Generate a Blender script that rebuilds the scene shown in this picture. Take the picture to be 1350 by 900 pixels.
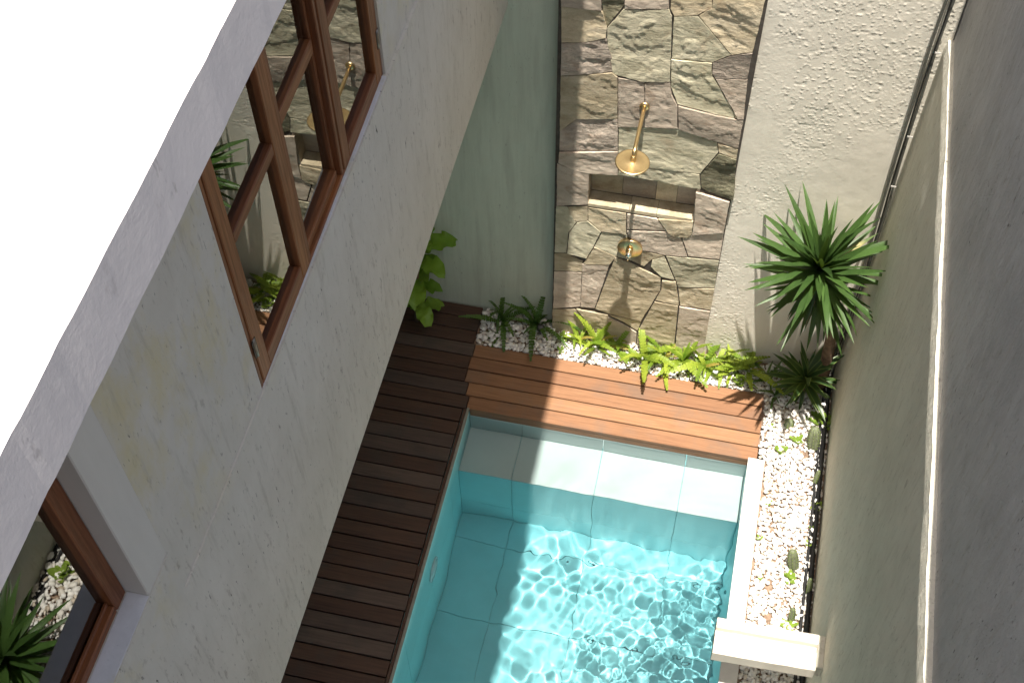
import bpy, bmesh, math, random
import numpy as np
from mathutils import Vector, Matrix, Euler, Quaternion
from mathutils.geometry import delaunay_2d_cdt

for _o in list(bpy.data.objects):
    bpy.data.objects.remove(_o)
scene = bpy.context.scene
COL = scene.collection
R = math.radians
random.seed(11)
RNG = np.random.RandomState(11)

# ------------------------------------------------------------------ camera
cam_data = bpy.data.cameras.new('camera')
cam_data.sensor_width = 36.0
cam_data.lens = 45.597
cam_data.clip_start = 0.05
cam_data.clip_end = 500
cam = bpy.data.objects.new('camera', cam_data)
COL.objects.link(cam)
_p, _yaw, _roll = R(54.508), R(13.554), R(-1.3154)
_f = Vector((-math.sin(_yaw) * math.cos(_p), math.cos(_yaw) * math.cos(_p), -math.sin(_p)))
_r = Vector((math.cos(_yaw), math.sin(_yaw), 0))
_u = _r.cross(_f)
_r2 = _r * math.cos(_roll) + _u * math.sin(_roll)
_u2 = _u * math.cos(_roll) - _r * math.sin(_roll)
cam.matrix_world = Matrix(((_r2.x, _u2.x, -_f.x, 0), (_r2.y, _u2.y, -_f.y, 0), (_r2.z, _u2.z, -_f.z, 7.5), (0, 0, 0, 1)))
scene.camera = cam

# ------------------------------------------------------------------ sky and sun
SUN_TRAVEL = Vector((-0.014, 0.16, -1.0)).normalized()
_to = -SUN_TRAVEL
world = bpy.data.worlds.new('World')
scene.world = world
world.use_nodes = True
_wn = world.node_tree
_sky = _wn.nodes.new('ShaderNodeTexSky')
_sky.sky_type = 'NISHITA'
_sky.sun_disc = False
_sky.sun_elevation = math.asin(_to.z)
_sky.sun_rotation = math.atan2(_to.x, _to.y)
_sky.altitude = 20
_sky.air_density = 1.0
_sky.dust_density = 6.0
_sky.ozone_density = 0.4
_bg = _wn.nodes['Background']
_bg.inputs['Strength'].default_value = 0.072
_wn.links.new(_sky.outputs['Color'], _bg.inputs['Color'])
sun_data = bpy.data.lights.new('sun', 'SUN')
sun_data.energy = 5.0
sun_data.angle = R(0.55)
sun_data.color = (1.0, 0.935, 0.835)
sun = bpy.data.objects.new('sun', sun_data)
sun.rotation_euler = SUN_TRAVEL.to_track_quat('-Z', 'Y').to_euler()
sun.location = (0, -2, 12)
COL.objects.link(sun)
sun_data.cycles.is_caustics_light = True

scene.view_settings.view_transform = 'Standard'
scene.view_settings.look = 'None'
scene.view_settings.exposure = 1.05
scene.view_settings.gamma = 1.0
scene.view_settings.use_curve_mapping = False
scene.render.engine = 'CYCLES'
cy = scene.cycles
cy.use_denoising = True
cy.max_bounces = 10
cy.diffuse_bounces = 5
cy.glossy_bounces = 4
cy.transmission_bounces = 8
cy.transparent_max_bounces = 12
cy.caustics_reflective = False
cy.caustics_refractive = True
cy.sample_clamp_indirect = 4.0

# ------------------------------------------------------------------ helpers
WORLD_LOC = {}


def tag(o, label=None, cat=None, group=None, kind=None):
    if label:
        o['label'] = label
    if cat:
        o['category'] = cat
    if group:
        o['group'] = group
    if kind:
        o['kind'] = kind
    return o


def thing(name, label, cat, loc=(0, 0, 0), group=None):
    o = bpy.data.objects.new(name, None)
    o.empty_display_size = 0.1
    o.location = loc
    COL.objects.link(o)
    return tag(o, label, cat, group)


def attach(o, parent):
    """parent a mesh whose vertices are in world space"""
    if parent is not None:
        o.parent = parent
        if parent.type == 'EMPTY':
            o.matrix_parent_inverse = Matrix.Translation(-parent.location)
    return o


def link(name, me, parent=None, mat=None):
    if mat is not None and not me.materials:
        me.materials.append(mat)
    o = bpy.data.objects.new(name, me)
    COL.objects.link(o)
    return attach(o, parent)


def mesh(name, verts, faces, mat, parent=None, smooth=False):
    me = bpy.data.meshes.new(name)
    me.from_pydata([tuple(v) for v in verts], [], [tuple(f) for f in faces])
    if smooth:
        me.polygons.foreach_set('use_smooth', [True] * len(me.polygons))
    me.update()
    return link(name, me, parent, mat)


def np_mesh(name, V, F, mat, parent=None, smooth=True):
    """V (n,3) array, F (m,3|4) array"""
    me = bpy.data.meshes.new(name)
    V = np.asarray(V, np.float32)
    F = np.asarray(F, np.int32)
    k = F.shape[1]
    me.vertices.add(len(V))
    me.vertices.foreach_set('co', V.ravel())
    me.loops.add(F.size)
    me.loops.foreach_set('vertex_index', F.ravel())
    me.polygons.add(len(F))
    me.polygons.foreach_set('loop_start', np.arange(0, F.size, k, dtype=np.int32))
    me.polygons.foreach_set('use_smooth', np.full(len(F), smooth))
    me.update(calc_edges=True)
    me.validate()
    return link(name, me, parent, mat)


def box_mesh(name, x0, x1, y0, y1, z0, z1, bevel=0.0, seg=1):
    bm = bmesh.new()
    bmesh.ops.create_cube(bm, size=1)
    for v in bm.verts:
        v.co = Vector((x0 if v.co.x < 0 else x1, y0 if v.co.y < 0 else y1, z0 if v.co.z < 0 else z1))
    if bevel > 0:
        bmesh.ops.bevel(bm, geom=bm.edges[:], offset=bevel, segments=seg, affect='EDGES', profile=0.6)
    me = bpy.data.meshes.new(name)
    bm.to_mesh(me)
    bm.free()
    return me


def box(name, x0, x1, y0, y1, z0, z1, mat, parent=None, bevel=0.0, seg=1):
    return link(name, box_mesh(name, x0, x1, y0, y1, z0, z1, bevel, seg), parent, mat)


def prism_y(name, pts_xz, y0, y1, mat, parent=None):
    n = len(pts_xz)
    v = [(x, y0, z) for x, z in pts_xz] + [(x, y1, z) for x, z in pts_xz]
    f = [tuple(range(n)), tuple(range(2 * n - 1, n - 1, -1))]
    f += [(i, i + n, (i + 1) % n + n, (i + 1) % n) for i in range(n)]
    o = mesh(name, v, f, mat, parent)
    fix_normals(o.data)
    return o


def fix_normals(me):
    bm = bmesh.new()
    bm.from_mesh(me)
    bmesh.ops.recalc_face_normals(bm, faces=bm.faces[:])
    bm.to_mesh(me)
    bm.free()


def tube(name, pts, rad, mat, parent=None, seg=10, caps=True):
    """a swept tube through points; rad a number or a list"""
    P = [Vector(p) for p in pts]
    n = len(P)
    rr = rad if isinstance(rad, (list, tuple)) else [rad] * n
    V, F = [], []
    up = None
    for i in range(n):
        t = (P[min(i + 1, n - 1)] - P[max(i - 1, 0)]).normalized()
        if up is None:
            up = Vector((0, 0, 1)) if abs(t.z) < 0.9 else Vector((1, 0, 0))
        s = t.cross(up).normalized()
        up = s.cross(t).normalized()
        for k in range(seg):
            a = 2 * math.pi * k / seg
            V.append(P[i] + (s * math.cos(a) + up * math.sin(a)) * rr[i])
    for i in range(n - 1):
        for k in range(seg):
            k2 = (k + 1) % seg
            F.append((i * seg + k, i * seg + k2, (i + 1) * seg + k2, (i + 1) * seg + k))
    if caps:
        F.append(tuple(range(seg - 1, -1, -1)))
        F.append(tuple((n - 1) * seg + k for k in range(seg)))
    o = mesh(name, V, F, mat, parent, smooth=True)
    return o


def lathe(name, prof, origin, axis, mat, parent=None, seg=40):
    """revolve a list of (radius, height) about axis through origin"""
    ax = Vector(axis).normalized()
    q = Vector((0, 0, 1)).rotation_difference(ax)
    o0 = Vector(origin)
    V, F = [], []
    for r_, h_ in prof:
        for k in range(seg):
            a = 2 * math.pi * k / seg
            V.append(o0 + q @ Vector((r_ * math.cos(a), r_ * math.sin(a), h_)))
    for i in range(len(prof) - 1):
        for k in range(seg):
            k2 = (k + 1) % seg
            F.append((i * seg + k, i * seg + k2, (i + 1) * seg + k2, (i + 1) * seg + k))
    F.append(tuple(range(seg - 1, -1, -1)))
    F.append(tuple((len(prof) - 1) * seg + k for k in range(seg)))
    o = mesh(name, V, F, mat, parent)
    fix_normals(o.data)
    for p in o.data.polygons:
        p.use_smooth = len(p.vertices) == 4
    return o


# value noise for building relief into meshes
_TAB = np.random.RandomState(5).rand(256, 256)


def vnoise(x, y, seed=0):
    x = np.asarray(x, float) + seed * 17.31
    y = np.asarray(y, float) + seed * 9.77
    xi, yi = np.floor(x).astype(int), np.floor(y).astype(int)
    fx, fy = x - xi, y - yi
    fx, fy = fx * fx * fx * (fx * (fx * 6 - 15) + 10), fy * fy * fy * (fy * (fy * 6 - 15) + 10)
    g = lambda a, b: _TAB[a % 256, b % 256]
    return (g(xi, yi) * (1 - fx) + g(xi + 1, yi) * fx) * (1 - fy) + (g(xi, yi + 1) * (1 - fx) + g(xi + 1, yi + 1) * fx) * fy


def fbm(x, y, octaves=4, seed=0, gain=0.5):
    s, a, t = 0, 1.0, 0
    for o in range(octaves):
        s = s + a * vnoise(np.asarray(x) * 2 ** o, np.asarray(y) * 2 ** o, seed + o * 3)
        t += a
        a *= gain
    return s / t


# ------------------------------------------------------------------ materials
class NB:
    """small node builder"""
    def __init__(self, name):
        self.m = bpy.data.materials.new(name)
        self.m.use_nodes = True
        self.t = self.m.node_tree
        self.b = self.t.nodes['Principled BSDF']
        self.out = self.t.nodes['Material Output']

    def n(self, typ, **kw):
        nd = self.t.nodes.new('ShaderNode' + typ)
        for k, v in kw.items():
            setattr(nd, k, v)
        return nd

    def put(self, sock, v):
        if isinstance(v, bpy.types.NodeSocket):
            self.t.links.new(v, sock)
        else:
            if hasattr(sock, 'default_value'):
                if sock.type == 'RGBA' and len(v) == 3:
                    v = (*v, 1)
                sock.default_value = v

    def coord(self, kind='Object'):
        return self.n('TexCoord').outputs[kind]

    def mapping(self, vec, scale=(1, 1, 1), loc=(0, 0, 0), rot=(0, 0, 0)):
        m = self.n('Mapping')
        self.put(m.inputs['Vector'], vec)
        self.put(m.inputs['Scale'], scale)
        self.put(m.inputs['Location'], loc)
        self.put(m.inputs['Rotation'], rot)
        return m.outputs[0]

    def noise(self, vec, scale, detail=4, rough=0.55, dist=0.0):
        nd = self.n('TexNoise')
        self.put(nd.inputs['Vector'], vec)
        self.put(nd.inputs['Scale'], scale)
        self.put(nd.inputs['Detail'], detail)
        self.put(nd.inputs['Roughness'], rough)
        self.put(nd.inputs['Distortion'], dist)
        return nd.outputs['Fac']

    def voro(self, vec, scale, feature='F1', out='Distance'):
        nd = self.n('TexVoronoi', feature=feature)
        self.put(nd.inputs['Vector'], vec)
        self.put(nd.inputs['Scale'], scale)
        return nd.outputs[out]

    def ramp(self, fac, *stops):
        nd = self.n('ValToRGB')
        cr = nd.color_ramp
        while len(cr.elements) < len(stops):
            cr.elements.new(0.5)
        for e, (p, c) in zip(cr.elements, stops):
            e.position = p
            if not isinstance(c, (tuple, list)):
                c = (c, c, c)
            e.color = (*c, 1) if len(c) == 3 else c
        self.put(nd.inputs['Fac'], fac)
        return nd.outputs['Color']

    def mix(self, fac, a, b, blend='MIX'):
        nd = self.n('Mix', data_type='RGBA', blend_type=blend)
        self.put(nd.inputs[0], fac)
        self.put(nd.inputs[6], a)
        self.put(nd.inputs[7], b)
        return nd.outputs[2]

    def math(self, op, a, b=0.0, clamp=False):
        nd = self.n('Math', operation=op, use_clamp=clamp)
        self.put(nd.inputs[0], a)
        self.put(nd.inputs[1], b)
        return nd.outputs[0]

    def bump(self, h, strength=0.5, dist=0.01, normal=None):
        nd = self.n('Bump')
        self.put(nd.inputs['Height'], h)
        self.put(nd.inputs['Strength'], strength)
        self.put(nd.inputs['Distance'], dist)
        if normal is not None:
            self.put(nd.inputs['Normal'], normal)
        return nd.outputs[0]

    def rand(self):
        return self.n('ObjectInfo').outputs['Random']

    def island(self):
        return self.n('NewGeometry').outputs['Random Per Island']

    def done(self, color=None, rough=None, normal=None, metallic=None, spec=None):
        if color is not None:
            self.put(self.b.inputs['Base Color'], color)
        if rough is not None:
            self.put(self.b.inputs['Roughness'], rough)
        if normal is not None:
            self.put(self.b.inputs['Normal'], normal)
        if metallic is not None:
            self.put(self.b.inputs['Metallic'], metallic)
        if spec is not None:
            self.put(self.b.inputs['Specular IOR Level'], spec)
        return self.m


def plaster(name, col, col2, fleck=0.5, streak=(9, 9, 1.2), stain=None, bump=0.5, coarse=0.004, rough_col=0.88, fleckscale=60, extra=None):
    b = NB(name)
    c = b.coord()
    big = b.noise(b.mapping(c, (1.3, 1.3, 0.8)), 2.0, 5, 0.6)
    st = b.noise(b.mapping(c, streak), 3.0, 6, 0.65, 0.3)
    f = b.math('MULTIPLY', big, 0.6)
    f = b.math('ADD', f, b.math('MULTIPLY', st, 0.4))
    colr = b.ramp(f, (0.36, col2), (0.62, col))
    if stain:
        sc, lo, hi, m = stain
        sn = b.noise(b.mapping(c, (3, 3, 1.8)), 1.6, 6, 0.68)
        mask = b.ramp(sn, (lo, 0.0), (hi, m))
        colr = b.mix(mask, colr, sc)
    if extra:
        colr = extra(b, c, colr)
    # dark pits and flecks, longer in the vertical
    fl = b.noise(b.mapping(c, (1, 1, 0.32)), fleckscale, 3, 0.7)
    fl2 = b.noise(c, 2.6, 3)
    fm = b.math('MULTIPLY', b.ramp(fl, (0.64, 0.0), (0.72, 1.0)), b.ramp(fl2, (0.38, 0.15), (0.6, 1.0)))
    fm = b.math('MULTIPLY', fm, fleck)
    colr = b.mix(fm, colr, (0.055, 0.048, 0.04))
    h = b.math('ADD', b.math('MULTIPLY', b.noise(b.mapping(c, (1, 1, 0.45)), 22, 6, 0.65), 1.0), b.math('MULTIPLY', b.noise(c, 110, 3, 0.6), 0.25))
    h = b.math('SUBTRACT', h, b.math('MULTIPLY', fm, 0.5))
    nrm = b.bump(h, bump, coarse)
    return b.done(colr, rough_col, nrm, spec=0.2)


def stone_mat(name, c1, c2, c3, iron=0.35, bump=0.7):
    b = NB(name)
    c = b.coord()
    rnd = b.rand()
    off = b.n('CombineXYZ')
    b.put(off.inputs[0], b.math('MULTIPLY', rnd, 31.0))
    b.put(off.inputs[2], b.math('MULTIPLY', rnd, 17.0))
    add = b.n('VectorMath', operation='ADD')
    b.put(add.inputs[0], c)
    b.put(add.inputs[1], off.outputs[0])
    v = add.outputs[0]
    n1 = b.noise(b.mapping(v, (1, 1, 1.8), rot=(0, 0.35, 0)), 5.0, 7, 0.62, 0.6)
    colr = b.ramp(n1, (0.34, c1), (0.5, c2), (0.66, c3))
    # iron staining and dark lichen
    n2 = b.noise(v, 6.5, 6, 0.65, 0.8)
    colr = b.mix(b.math('MULTIPLY', b.ramp(n2, (0.56, 0.0), (0.72, 1.0)), iron), colr, (0.27, 0.135, 0.06))
    n3 = b.noise(v, 11, 6, 0.7, 0.4)
    colr = b.mix(b.math('MULTIPLY', b.ramp(n3, (0.6, 0.0), (0.74, 1.0)), 0.28), colr, (0.075, 0.07, 0.055))
    n4 = b.noise(v, 140, 3, 0.6)
    colr = b.mix(0.25, colr, b.ramp(n4, (0.3, 0.55), (0.7, 1.0)), 'MULTIPLY')
    hv = b.n('HueSaturation')
    b.put(hv.inputs['Value'], b.math('ADD', b.math('MULTIPLY', rnd, 0.5), 0.74))
    b.put(hv.inputs['Color'], colr)
    # cleft lines: thin broken steps from a folded stretched noise, plus grit
    cl = b.noise(b.mapping(v, (1, 1, 2.6), rot=(0, 0.25, 0)), 9, 5, 0.6, 1.2)
    st = b.math('FRACT', b.math('MULTIPLY', cl, 9.0))
    st = b.ramp(st, (0.0, 0.0), (0.82, 0.55), (0.9, 1.0), (1.0, 0.0))
    h = b.math('ADD', b.math('MULTIPLY', st, 0.5), b.math('MULTIPLY', b.noise(v, 46, 6, 0.68, 0.3), 0.9))
    h = b.math('ADD', h, b.math('MULTIPLY', n4, 0.25))
    nrm = b.bump(h, bump, 0.006)
    return b.done(hv.outputs[0], 0.8, nrm, spec=0.25)


def wood_mat(name, light, dark, weather, wamt=0.5, rough=0.55, axis='x', gscale=1.0):
    b = NB(name)
    c = b.coord()
    rnd = b.rand()
    off = b.n('CombineXYZ')
    b.put(off.inputs[0], b.math('MULTIPLY', rnd, 53.0))
    b.put(off.inputs[1], b.math('MULTIPLY', rnd, 29.0))
    add = b.n('VectorMath', operation='ADD')
    b.put(add.inputs[0], c)
    b.put(add.inputs[1], off.outputs[0])
    v = add.outputs[0]
    sc = {'x': (1.2, 26, 26), 'y': (26, 1.2, 26), 'z': (26, 26, 1.2)}[axis]
    g = b.noise(b.mapping(v, tuple(s * gscale for s in sc)), 3.0, 6, 0.62, 0.25)
    g2 = b.noise(b.mapping(v, tuple(s * 3.2 * gscale for s in sc)), 4.0, 3, 0.6)
    f = b.math('ADD', b.math('MULTIPLY', g, 0.75), b.math('MULTIPLY', g2, 0.25))
    colr = b.ramp(f, (0.33, dark), (0.62, light))
    w = b.noise(b.mapping(v, (1, 1, 1)), 3.4, 5, 0.6, 0.4)
    colr = b.mix(b.math('MULTIPLY', b.ramp(w, (0.5, 0.0), (0.68, 1.0)), wamt), colr, weather)
    hv = b.n('HueSaturation')
    b.put(hv.inputs['Value'], b.math('ADD', b.math('MULTIPLY', rnd, 0.34), 0.83))
    b.put(hv.inputs['Hue'], b.math('ADD', b.math('MULTIPLY', rnd, 0.006), 0.497))
    b.put(hv.inputs['Color'], colr)
    nrm = b.bump(f, 0.35, 0.0025)
    return b.done(hv.outputs[0], b.ramp(f, (0.3, rough + 0.15), (0.7, rough - 0.05)), nrm, spec=0.35)


def leaf_mat(name, c1, c2, rough=0.42, trans=0.25, vein=0.0, stripe=None, patch=None):
    b = NB(name)
    c = b.coord()
    rnd = b.rand()
    n1 = b.noise(c, 9, 4, 0.6)
    f = b.math('ADD', b.math('MULTIPLY', n1, 0.6), b.math('MULTIPLY', rnd, 0.4))
    colr = b.ramp(f, (0.25, c1), (0.7, c2))
    if stripe:   # paler margins across the blade (uv x)
        uv = b.n('SeparateXYZ')
        b.put(uv.inputs[0], b.coord('UV'))
        e = b.math('ABSOLUTE', b.math('SUBTRACT', uv.outputs[0], 0.5))
        colr = b.mix(b.ramp(e, (0.3, 0.0), (0.42, 0.85)), colr, stripe)
    if patch:    # a withered length partway along the blade (uv y)
        uv = b.n('SeparateXYZ')
        b.put(uv.inputs[0], b.coord('UV'))
        colr = b.mix(b.ramp(uv.outputs[1], (0.35, 0.0), (0.5, 1.0), (0.68, 1.0), (0.8, 0.1)), colr, patch)
    nrm = b.bump(b.noise(c, 45, 3, 0.6), 0.15 + vein, 0.004)
    b.done(colr, rough, nrm, spec=0.35)
    tr = b.n('BsdfTranslucent')
    b.put(tr.inputs['Color'], b.mix(0.5, colr, (0.35, 0.55, 0.05), 'MIX'))
    mx = b.n('MixShader')
    b.put(mx.inputs[0], trans)
    b.t.links.new(b.b.outputs[0], mx.inputs[1])
    b.t.links.new(tr.outputs[0], mx.inputs[2])
    b.t.links.new(mx.outputs[0], b.out.inputs['Surface'])
    return b.m


def plain(name, col, rough=0.5, metallic=0.0, spec=0.5, var=0.15, scale=25, bump=0.1):
    b = NB(name)
    c = b.coord()
    n1 = b.noise(c, scale, 4, 0.6)
    lo = tuple(x * (1 - var) for x in col)
    hi = tuple(min(1, x * (1 + var)) for x in col)
    return b.done(b.ramp(n1, (0.3, lo), (0.7, hi)), rough, b.bump(n1, bump, 0.002) if bump else None, metallic, spec)


def wall_marks(b, c, colr):
    """rain streaks from the wall's foot upward: faint grey-green growth"""
    s = b.noise(b.mapping(c, (7, 7, 0.5)), 2.2, 5, 0.6)
    return b.mix(b.math('MULTIPLY', b.ramp(s, (0.5, 0.0), (0.72, 1.0)), 0.4), colr, (0.33, 0.35, 0.28))


def fleck_marks(b, c, colr):
    """larger weather pits, drawn out downwards, and thin pale scratches"""
    f1 = b.noise(b.mapping(c, (1, 1, 0.30)), 30, 3, 0.75)
    g = b.noise(c, 1.7, 3)
    m = b.math('MULTIPLY', b.ramp(f1, (0.60, 0.0), (0.69, 1.0)), b.ramp(g, (0.34, 0.3), (0.56, 1.0)))
    colr = b.mix(b.math('MULTIPLY', m, 0.42), colr, (0.20, 0.165, 0.125))
    f2 = b.noise(b.mapping(c, (1, 1, 0.12)), 26, 4, 0.7)
    return b.mix(b.math('MULTIPLY', b.ramp(f2, (0.55, 0.0), (0.70, 1.0)), 0.33), colr, (0.36, 0.33, 0.27))


def house_marks(b, c, colr):
    """yellowed blotches on the wall between the windows, pits everywhere"""
    sp = b.n('SeparateXYZ')
    b.put(sp.inputs[0], c)
    zone = b.ramp(b.math('SUBTRACT', sp.outputs[2], 3.75), (0.25, 0.0), (0.55, 1.0))
    sn = b.noise(b.mapping(c, (3, 3, 1.8)), 1.6, 6, 0.68)
    m = b.math('MULTIPLY', b.ramp(sn, (0.46, 0.0), (0.66, 0.6)), zone)
    return fleck_marks(b, c, b.mix(m, colr, (0.60, 0.52, 0.26)))


M_HOUSE = plaster('house_plaster', (0.645, 0.615, 0.545), (0.575, 0.545, 0.475), 1.0, streak=(5, 5, 2.6), bump=0.6, extra=house_marks)
M_UPPER = plaster('stained_plaster', (0.66, 0.635, 0.56), (0.585, 0.56, 0.485), 0.5, streak=(4, 4, 3), stain=((0.60, 0.53, 0.27), 0.48, 0.66, 0.55), bump=0.5)
M_SMOOTH = plaster('smooth_plaster', (0.64, 0.615, 0.555), (0.60, 0.575, 0.515), 0.05, bump=0.1)
M_SILL = plaster('sill_plaster', (0.70, 0.71, 0.72), (0.60, 0.61, 0.62), 0.2, stain=((0.45, 0.42, 0.16), 0.5, 0.7, 0.6), bump=0.3)
M_ROOF = plaster('roof_paint', (0.76, 0.74, 0.745), (0.69, 0.675, 0.68), 0.45, bump=0.3, fleckscale=30, streak=(3, 3, 3), stain=((0.26, 0.235, 0.215), 0.60, 0.70, 0.45))
M_GREEN = plaster('green_plaster', (0.60, 0.655, 0.54), (0.52, 0.57, 0.46), 0.35, bump=0.5, streak=(14, 14, 0.8), extra=wall_marks)
M_ROUGH = plaster('roughcast_plaster', (0.80, 0.755, 0.655), (0.73, 0.69, 0.59), 0.04, bump=0.4, coarse=0.003)
M_RIGHT = plaster('courtyard_plaster', (0.69, 0.67, 0.58), (0.59, 0.575, 0.49), 0.55, bump=1.0, coarse=0.011, streak=(6, 6, 2.2), extra=fleck_marks)
M_NEIGH = plaster('neighbour_plaster', (0.55, 0.55, 0.55), (0.42, 0.42, 0.42), 0.9, bump=1.0, coarse=0.016, streak=(5, 5, 1.8), fleckscale=70, extra=fleck_marks)
M_COPING = plain('coping_stone', (0.66, 0.63, 0.595), 0.6, var=0.05, spec=0.3)
M_BEAM = plaster('spout_paint', (0.66, 0.61, 0.53), (0.60, 0.55, 0.47), 0.1, bump=0.4)
M_TILE = plain('depth_tinted_tile', (0.42, 0.74, 0.77), 0.35, var=0.05, scale=3, bump=0.0)  # aqua stands in for light the water would absorb
M_TILEF = plain('depth_tinted_floor_tile', (0.21, 0.56, 0.62), 0.35, var=0.07, scale=3, bump=0.0)  # darker and bluer: light lost in deeper water, put into the tile colour
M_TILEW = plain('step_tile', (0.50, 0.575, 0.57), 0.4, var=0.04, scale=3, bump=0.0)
M_GROUT = plain('pool_grout', (0.19, 0.47, 0.51), 0.8, var=0.3)
M_STONE = {
    'green': stone_mat('green_sandstone', (0.43, 0.395, 0.275), (0.57, 0.53, 0.385), (0.67, 0.62, 0.465), 0.3),
    'tan': stone_mat('tan_sandstone', (0.45, 0.375, 0.25), (0.60, 0.51, 0.355), (0.70, 0.61, 0.45), 0.42),
    'lav': stone_mat('mauve_sandstone', (0.43, 0.36, 0.285), (0.55, 0.465, 0.375), (0.64, 0.55, 0.445), 0.42),
    'lavd': stone_mat('dark_mauve_sandstone', (0.29, 0.245, 0.205), (0.44, 0.375, 0.31), (0.57, 0.485, 0.395), 0.35, 1.0),
    'dark': stone_mat('mossy_stone', (0.12, 0.115, 0.07), (0.25, 0.235, 0.155), (0.43, 0.395, 0.28), 0.15, 1.0),
}
M_MORTAR = plain('dark_mortar', (0.07, 0.06, 0.05), 0.9, var=0.3)
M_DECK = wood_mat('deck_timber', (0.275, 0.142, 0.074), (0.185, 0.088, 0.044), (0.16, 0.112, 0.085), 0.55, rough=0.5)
M_DECKSH = wood_mat('shaded_weathered_timber', (0.078, 0.041, 0.027), (0.040, 0.022, 0.015), (0.045, 0.038, 0.034), 0.6, rough=0.55)  # shade on the house side darkened into the timber, beside its weathering
M_DECKG = wood_mat('greyed_deck_timber', (0.095, 0.066, 0.052), (0.052, 0.036, 0.029), (0.04, 0.034, 0.03), 0.6, rough=0.6)  # greyer boards, with the same shade worked into their tone
M_FRAME = wood_mat('window_timber', (0.25, 0.088, 0.030), (0.115, 0.038, 0.014), (0.09, 0.042, 0.022), 0.25, rough=0.42, axis='z')
M_FRAMEH = wood_mat('window_timber_rail', (0.25, 0.088, 0.030), (0.115, 0.038, 0.014), (0.09, 0.042, 0.022), 0.25, rough=0.42, axis='y')
M_SOIL = plain('brown_soil', (0.24, 0.165, 0.115), 0.95, var=0.5, scale=40, bump=0.6)
M_EARTH = plain('dark_earth', (0.05, 0.04, 0.032), 0.95, var=0.4, scale=8, bump=0.4)
M_BLACK = plain('black_rubber', (0.012, 0.012, 0.013), 0.45, var=0.2)
M_CABLE = plain('grey_cable', (0.10, 0.10, 0.085), 0.5, var=0.2)
M_GOLD = plain('brushed_brass', (0.78, 0.59, 0.32), 0.33, 1.0, var=0.06, scale=60, bump=0.03)
M_CHROME = plain('pale_knob', (0.86, 0.80, 0.70), 0.18, 1.0, var=0.04, bump=0)
M_STEEL = plain('dull_steel', (0.30, 0.27, 0.23), 0.4, 0.9, var=0.2)
M_ROOM = plain('room_paint', (0.26, 0.25, 0.24), 0.9, var=0.1, bump=0)
M_EDGE = plain('pool_edge_trim', (0.23, 0.225, 0.19), 0.6, var=0.15)
M_LENS = plain('pool_light_lens', (0.60, 0.70, 0.72), 0.15, var=0.05, bump=0)


def pebble_mat():
    b = NB('white_pebble')
    r_ = b.island()
    colr = b.ramp(r_, (0.0, (0.50, 0.42, 0.33)), (0.12, (0.66, 0.60, 0.52)), (0.3, (0.76, 0.735, 0.69)), (1.0, (0.82, 0.81, 0.79)))
    c = b.coord()
    colr = b.mix(b.math('MULTIPLY', b.ramp(b.noise(c, 55, 4), (0.55, 0.0), (0.75, 1.0)), 0.25), colr, (0.5, 0.42, 0.33))
    return b.done(colr, 0.6, b.bump(b.noise(c, 160, 3), 0.25, 0.002), spec=0.3)


M_PEBBLE = pebble_mat()


def glass_mat():
    b = NB('window_glass')
    fr = b.n('Fresnel')
    fr.inputs['IOR'].default_value = 1.5
    gl = b.n('BsdfGlossy')
    gl.inputs['Roughness'].default_value = 0.0
    gl.inputs['Color'].default_value = (0.95, 0.97, 0.96, 1)
    tr = b.n('BsdfTransparent')
    tr.inputs['Color'].default_value = (0.86, 0.9, 0.88, 1)
    k = b.math('MULTIPLY', fr.outputs[0], 1.75, True)
    mx = b.n('MixShader')
    b.put(mx.inputs[0], k)
    b.t.links.new(tr.outputs[0], mx.inputs[1])
    b.t.links.new(gl.outputs[0], mx.inputs[2])
    b.t.links.new(mx.outputs[0], b.out.inputs['Surface'])
    b.t.nodes.remove(b.b)
    return b.m


M_GLASS = glass_mat()


def water_mat():
    b = NB('pool_water')
    g = b.n('BsdfGlass')
    g.inputs['IOR'].default_value = 1.333
    g.inputs['Color'].default_value = (0.93, 0.985, 0.99, 1)
    g.inputs['Roughness'].default_value = 0.0
    b.t.links.new(g.outputs[0], b.out.inputs['Surface'])
    b.t.nodes.remove(b.b)
    return b.m


M_WATER = water_mat()
M_YUCCA = leaf_mat('yucca_leaf', (0.024, 0.052, 0.013), (0.055, 0.108, 0.026), 0.42, 0.12)
M_YUCCAY = leaf_mat('yellowing_yucca_leaf', (0.03, 0.07, 0.015), (0.06, 0.12, 0.03), 0.45, 0.12, patch=(0.27, 0.24, 0.09))
M_ROSET = leaf_mat('rosette_leaf', (0.018, 0.042, 0.014), (0.04, 0.085, 0.024), 0.36, 0.12, stripe=(0.16, 0.22, 0.06))
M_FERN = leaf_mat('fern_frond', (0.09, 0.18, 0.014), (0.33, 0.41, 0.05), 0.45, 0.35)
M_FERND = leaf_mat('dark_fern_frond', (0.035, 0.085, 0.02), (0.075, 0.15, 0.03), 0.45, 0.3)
M_FIG = leaf_mat('broad_leaf', (0.12, 0.25, 0.02), (0.24, 0.40, 0.045), 0.35, 0.25, 0.3)
M_TRUNK = plain('palm_trunk', (0.16, 0.10, 0.06), 0.9, var=0.4, scale=30, bump=0.8)
M_CACT = plain('cactus_skin', (0.13, 0.15, 0.085), 0.6, var=0.3, scale=60, bump=0.2)
M_SUCC = leaf_mat('succulent_leaf', (0.13, 0.22, 0.03), (0.26, 0.36, 0.06), 0.4, 0.2)

# ================================================================== SETTING
PX0, PX1, PY0, PY1 = -1.42, 0.495, 0.9, 4.59      # pool opening
ZW = -0.10                                          # water level
ZF = -1.15                                          # pool floor
ZS = -0.30                                          # step tread
YS = 4.235                                          # step nosing

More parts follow.
